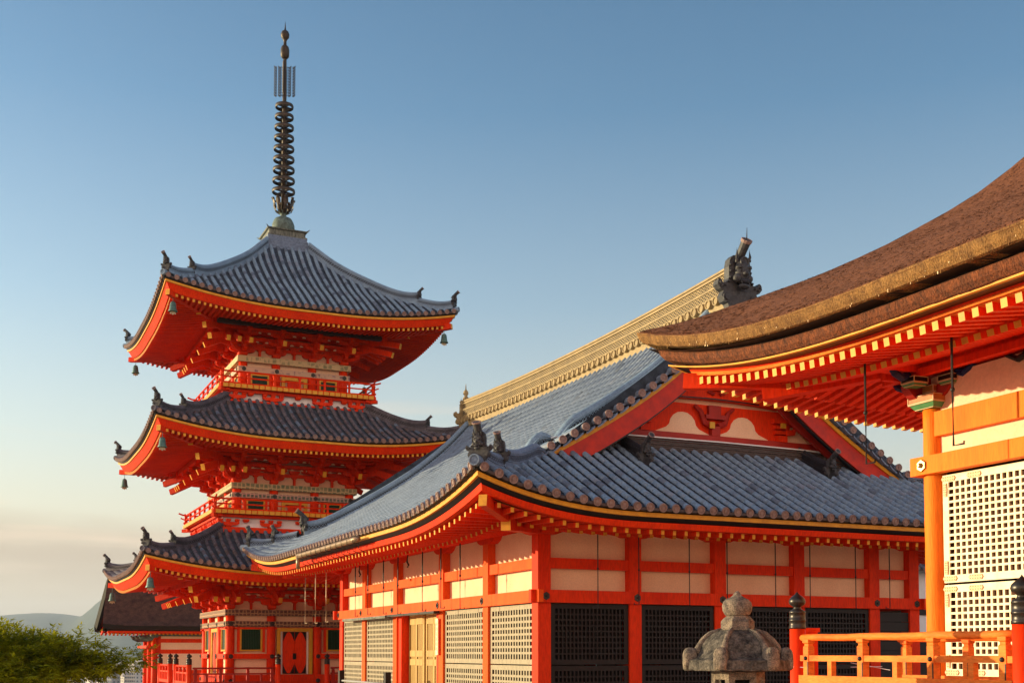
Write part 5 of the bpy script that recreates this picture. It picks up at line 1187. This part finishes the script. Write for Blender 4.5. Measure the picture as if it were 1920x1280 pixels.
# ------------------------------------------------------------------ storehouse seen through the gap
st = thing('storehouse', 'white-walled storehouse with dark tiled roof glimpsed right of the tiled hall', 'storehouse', (17.9, 51, 0), ANG)
mb = MB(); mb.box(-3, 3, -2, 2, 0, 5.0); mb.build('wall', ['white_paint'], st)
mb = MB(); mb.box(-3.2, 3.2, -2.06, 2.06, 3.2, 3.7); mb.box(-3.05, 3.05, -2.05, 2.05, 0, 2.4); mb.build('dark_boarding', ['dark_wood'], st)
SF = rect_faces(3.6, 2.6, 5.0, [(0, 0), (2.6, 1.5)], .1, 2, 2, 0, 0, Lh=2)
mb = MB()
for F in SF: tiles(mb, F, lambda s_, F=F: min(F.hl - abs(s_), 2.6) if F.hl > 3 else min(2.6 - abs(s_), 2.6), sp=.35, pan=.3, detail=False)
mb.build('roof', ['tile_old', 'tile_end', 'dark_tile', 'noshi', 'white_paint', 'pan', 'pan_end', 'tile_dim', 'tile_brown'], st)
# ------------------------------------------------------------------ tree at the left
tr = thing('tree', 'leafy green tree with sunlit top filling the lower left corner', 'tree', (-9.22, 20, 0))
rt = random.Random(11)
mb = MB(); mb.sm = True; tips = []
def limb(p, d, ln_, r, lv):
    pts = [p]; n = 5; dd = d.copy()
    for i in range(n):
        dd = (dd + Vector((rt.uniform(-.2, .2), rt.uniform(-.2, .2), rt.uniform(-.12, .14)))).normalized(); pts.append(pts[-1] + dd * ln_ / n)
    mb.tube(pts, [r * (1 - .5 * i / n) for i in range(n + 1)], 6)
    if lv >= 3: tips.append((pts[-1], dd)); return
    for k in range(4 if lv else 7):
        a = rt.uniform(0, 6.28); q = pts[rt.randint(2, n)]; nd = (dd * .6 + Vector((math.cos(a), math.sin(a), rt.uniform(-.1, .35))) * .9).normalized(); limb(q, nd, ln_ * .62, r * .55, lv + 1)
limb(Vector((0, 0, 0)), Vector((0, 0, 1)), .9, .10, 0); limb(Vector((.3, .2, 0)), Vector((.2, 0, 1)).normalized(), .8, .08, 0); mb.build('trunk', ['twig'], tr)
mb = MB()
def leaf(p, d, s_, up):
    u = d.cross(up); u = u.normalized() if u.length > .01 else Vector((1, 0, 0)); w_ = s_ * .17
    mb.face([p, p + d * s_ * .35 + u * w_, p + d * s_ - Vector((0, 0, s_ * .15)), p + d * s_ * .35 - u * w_])
def spray(p, d, n, s_):
    q = p.copy()
    for i in range(n):
        q = q + d * .035; d = (d + Vector((0, 0, -.03))).normalized(); up = Vector((rt.uniform(-.4, .4), rt.uniform(-.4, .4), 1)).normalized(); sd_ = d.cross(up).normalized()
        for sg in (-1, 1): leaf(q, (d * .6 + sd_ * sg + Vector((0, 0, rt.uniform(-.35, .25)))).normalized(), s_ * rt.uniform(.7, 1.2), up)
    leaf(q, d, s_, Vector((0, 0, 1)))
cl = []     # clumps over an uneven low crown
for i in range(470):
    a = rt.uniform(0, 6.283); z = rt.uniform(-.75, 1) ; rr = math.sqrt(max(0, 1 - z * z)); k = rt.uniform(.6, 1.0) ** .8
    R_ = 1 + .13 * math.sin(3 * a + 1) + .09 * math.sin(5 * a + z * 4)
    c = Vector((math.copysign(abs(math.cos(a) * rr) ** .8, math.cos(a)) * 2.42 * k * R_, math.sin(a) * rr * 1.8 * k * R_, 1.22 + .12 * max(0, math.cos(a) * rr * k) + z * .80 * k * (1 + .10 * math.sin(a * 4 + 2) + .1 * math.sin(a * 7)))); cl.append((c, rt.uniform(.16, .34)))
for c, r in cl:
    out = Vector((c.x, c.y, (c.z - 1.0) * 1.5)).normalized()
    for j in range(36):
        o = Vector((rt.gauss(0, 1), rt.gauss(0, 1), rt.gauss(0, .7))).normalized(); p = c + o * r * rt.uniform(.2, 1.0)
        if p.z < max(.45, .98 + .17 * (p.x - .2)): continue
        d = (o * .8 + out * .7 + Vector((0, 0, rt.uniform(-.3, .3)))).normalized(); spray(p, d, rt.randint(2, 4), rt.uniform(.075, .12))
for i in range(18):     # long shoots above the crown
    a = rt.uniform(0, 6.28); c = Vector((math.cos(a) * rt.uniform(.3, 2.0), math.sin(a) * rt.uniform(.2, 1.4), 1.78)); d = Vector((rt.uniform(-.5, .6), rt.uniform(-.3, .3), 1)).normalized()
    for k in range(4): spray(c + d * .07 * k, (d + Vector((rt.uniform(-.6, .6), rt.uniform(-.6, .6), 0))).normalized(), 2, .06)
mb.build('crown', ['leaf'], tr)
# ------------------------------------------------------------------ ground, hills
def sst(x, a, b): t = min(max((x - a) / (b - a), 0), 1); return t * t * (3 - 2 * t)
def hgt(x, y):
    r = math.hypot(x, y); az = x / y if y > 1 else (9 if x > 0 else -9); z = 0.0
    west = sst(-x, 13, 17) * sst(y, 58, 64) ; z -= 2.6 * west
    z -= 2.6 * (1 - sst(-x, 13, 17)) * sst(y, 66, 90)
    out = max(sst(y, 84, 420), sst(-x, 60, 420), sst(x, 120, 500), sst(-y, 120, 500)); z -= 57.4 * out
    if r > 3000:
        px = 960 + 2230 * az if y > 1 else -9999
        z += sst(r, 6300, 9000) * (1 - sst(r, 9000, 10500)) * (250 + 140 * nz3((px / 260., 1.3, 0), 1)) * (.6 + .4 * sst(abs(az), 0, .1)) * (1 if y > 0 else 0)
        z += sst(r, 5200, 7600) * (1 - sst(r, 7600, 8800)) * sst(px, 110, 235) * (1 - sst(px, 900, 1500)) * (395 + 90 * nz3((px / 130., 4.3, 0), 1)) + (sst(r, 5600, 7600) * (1 - sst(r, 7600, 9000)) * 14 * nz3((px / 9., r / 900, 0), 1))
    return z
mb = MB(); rads = [0, 5, 12, 20, 30, 40, 50, 56, 58, 60, 62, 64, 68, 74, 80, 86, 95, 110, 130, 160, 200, 260, 330, 420, 520, 700, 1000, 1500, 2200, 3000, 4000, 5200, 5600, 6000, 6400, 6800, 7200, 7600, 7900, 8300, 8800, 9000, 9400, 10000, 10600, 13000]
azs = []; a = -180
while a < 180: azs.append(a); a += .22 if -30 < a < -14 else (1.0 if -60 < a < 40 else 6)
rings = [[(r * math.sin(R(a)), r * math.cos(R(a)), hgt(r * math.sin(R(a)), r * math.cos(R(a)))) for a in azs] for r in rads]
nn = len(azs); mb.sm = True; ids = [[mb.V(p) for p in r] for r in rings]
for k in range(len(rads) - 1):
    mb.m = 0 if rads[k] < 70 else (1 if rads[k] < 5200 else 2)
    for j in range(nn): mb.F([ids[k][j], ids[k][(j + 1) % nn], ids[k + 1][(j + 1) % nn], ids[k + 1][j]])
g = mb.build('ground', ['ground', 'plain', 'hill']); tag(g, 'pale temple forecourt falling away to the city plain and wooded hills', 'ground', kind='structure')
# ------------------------------------------------------------------ city below
def apartment(w_, d_, h, fl, nb, m_, loc, rz, label):
    t = thing('apartment_block', label, 'apartment block', loc, rz); mb = MB(); mb.box(-w_ / 2, w_ / 2, -d_ / 2, d_ / 2, 0, h); mb.box(-w_ * .2, w_ * .1, -d_ * .2, d_ * .3, h, h + 3)
    for k in range(fl): z = h * (k + .12) / fl; mb.box(-w_ / 2 - .1, w_ / 2 + .1, -d_ / 2 - .9, -d_ / 2 + .05, z, z + h / fl * .30)
    mb.build('wall', [m_], t); me = None
    for k in range(fl):
        z = h * (k + .46) / fl
        for i in range(nb + 2):
            if i < nb: P_ = (-w_ / 2 + w_ * (i + .5) / nb, -d_ / 2 - .06, z); rr = 0
            else: P_ = (w_ / 2 + .06, -d_ / 4 + d_ / 2 * (i - nb), z); rr = math.pi / 2
            if me is None:
                mb = MB(); q = w_ / nb * .34; mb.box(-q, q, -.1, .1, 0, h / fl * .46); o = mb.build('window', ['city_window'], t); me = o.data
            else: o = bpy.data.objects.new('window', me); COL.objects.link(o); o.parent = t
            o.location = P_; o.rotation_euler.z = rr
rc = random.Random(5); PLZ = -60
apartment(17, 12, 47.5, 12, 6, 'city_white', (-412, 1300, PLZ), -.55, 'largest pale apartment block with rows of balconies, just left of the red gate columns')
apartment(18, 12, 40, 9, 5, 'city_grey', (-438, 1300, PLZ), -.5, 'lower grey block left of the largest apartment block, under the tree crown')
G_ = 'distant city buildings on the plain'; GL = 'tiny pale building in the hazy city spread below the hills at lower left'
proto = []
for i in range(8):
    w_, d_, h = rc.uniform(10, 28), rc.uniform(8, 16), rc.uniform(9, 34); mb = MB(); mb.box(-w_ / 2, w_ / 2, -d_ / 2, d_ / 2, 0, h); mb.loft([[(sx * w_ * .2 - w_ * .1, sy * d_ * .25, z) for sx, sy in ((-1, -1), (1, -1), (1, 1), (-1, 1))] for z in (h - .1, h + 2.8)], True, True)
    o = mb.build('city_building', ['city_facade']); tag(o, GL, 'building', G_); o.location = (-(470 + 60 * i), 1500 + 90 * i, PLZ); o.rotation_euler.z = rc.uniform(-1.2, 0); proto.append(o)
for i in range(170):
    D_ = 1350 * (5 ** rc.random()); azr = rc.uniform(-.345, -.30) if i % 3 else rc.uniform(-.5, -.34)
    c = rc.choice(proto).copy(); COL.objects.link(c); c.location = (azr * D_, D_, PLZ); c.rotation_euler.z = rc.uniform(-1.2, 0)
# ------------------------------------------------------------------ haze
if HAZE:
    mb = MB(); mb.box(-9800, 9800, -3000, 12500, PLZ - 1.6, 520); hz = mb.build('haze', ['void']); tag(hz, 'thin warm evening haze over the plain', 'haze', kind='stuff')
    m = bpy.data.materials.new('haze'); m.use_nodes = True; n = m.node_tree; n.nodes.clear(); o = n.nodes.new('ShaderNodeOutputMaterial'); v = n.nodes.new('ShaderNodeVolumePrincipled')
    v.inputs['Color'].default_value = (.66, .80, 1.0, 1); v.inputs['Density'].default_value = HAZE; v.inputs['Anisotropy'].default_value = .3; n.links.new(v.outputs[0], o.inputs['Volume']); hz.data.materials.clear(); hz.data.materials.append(m)
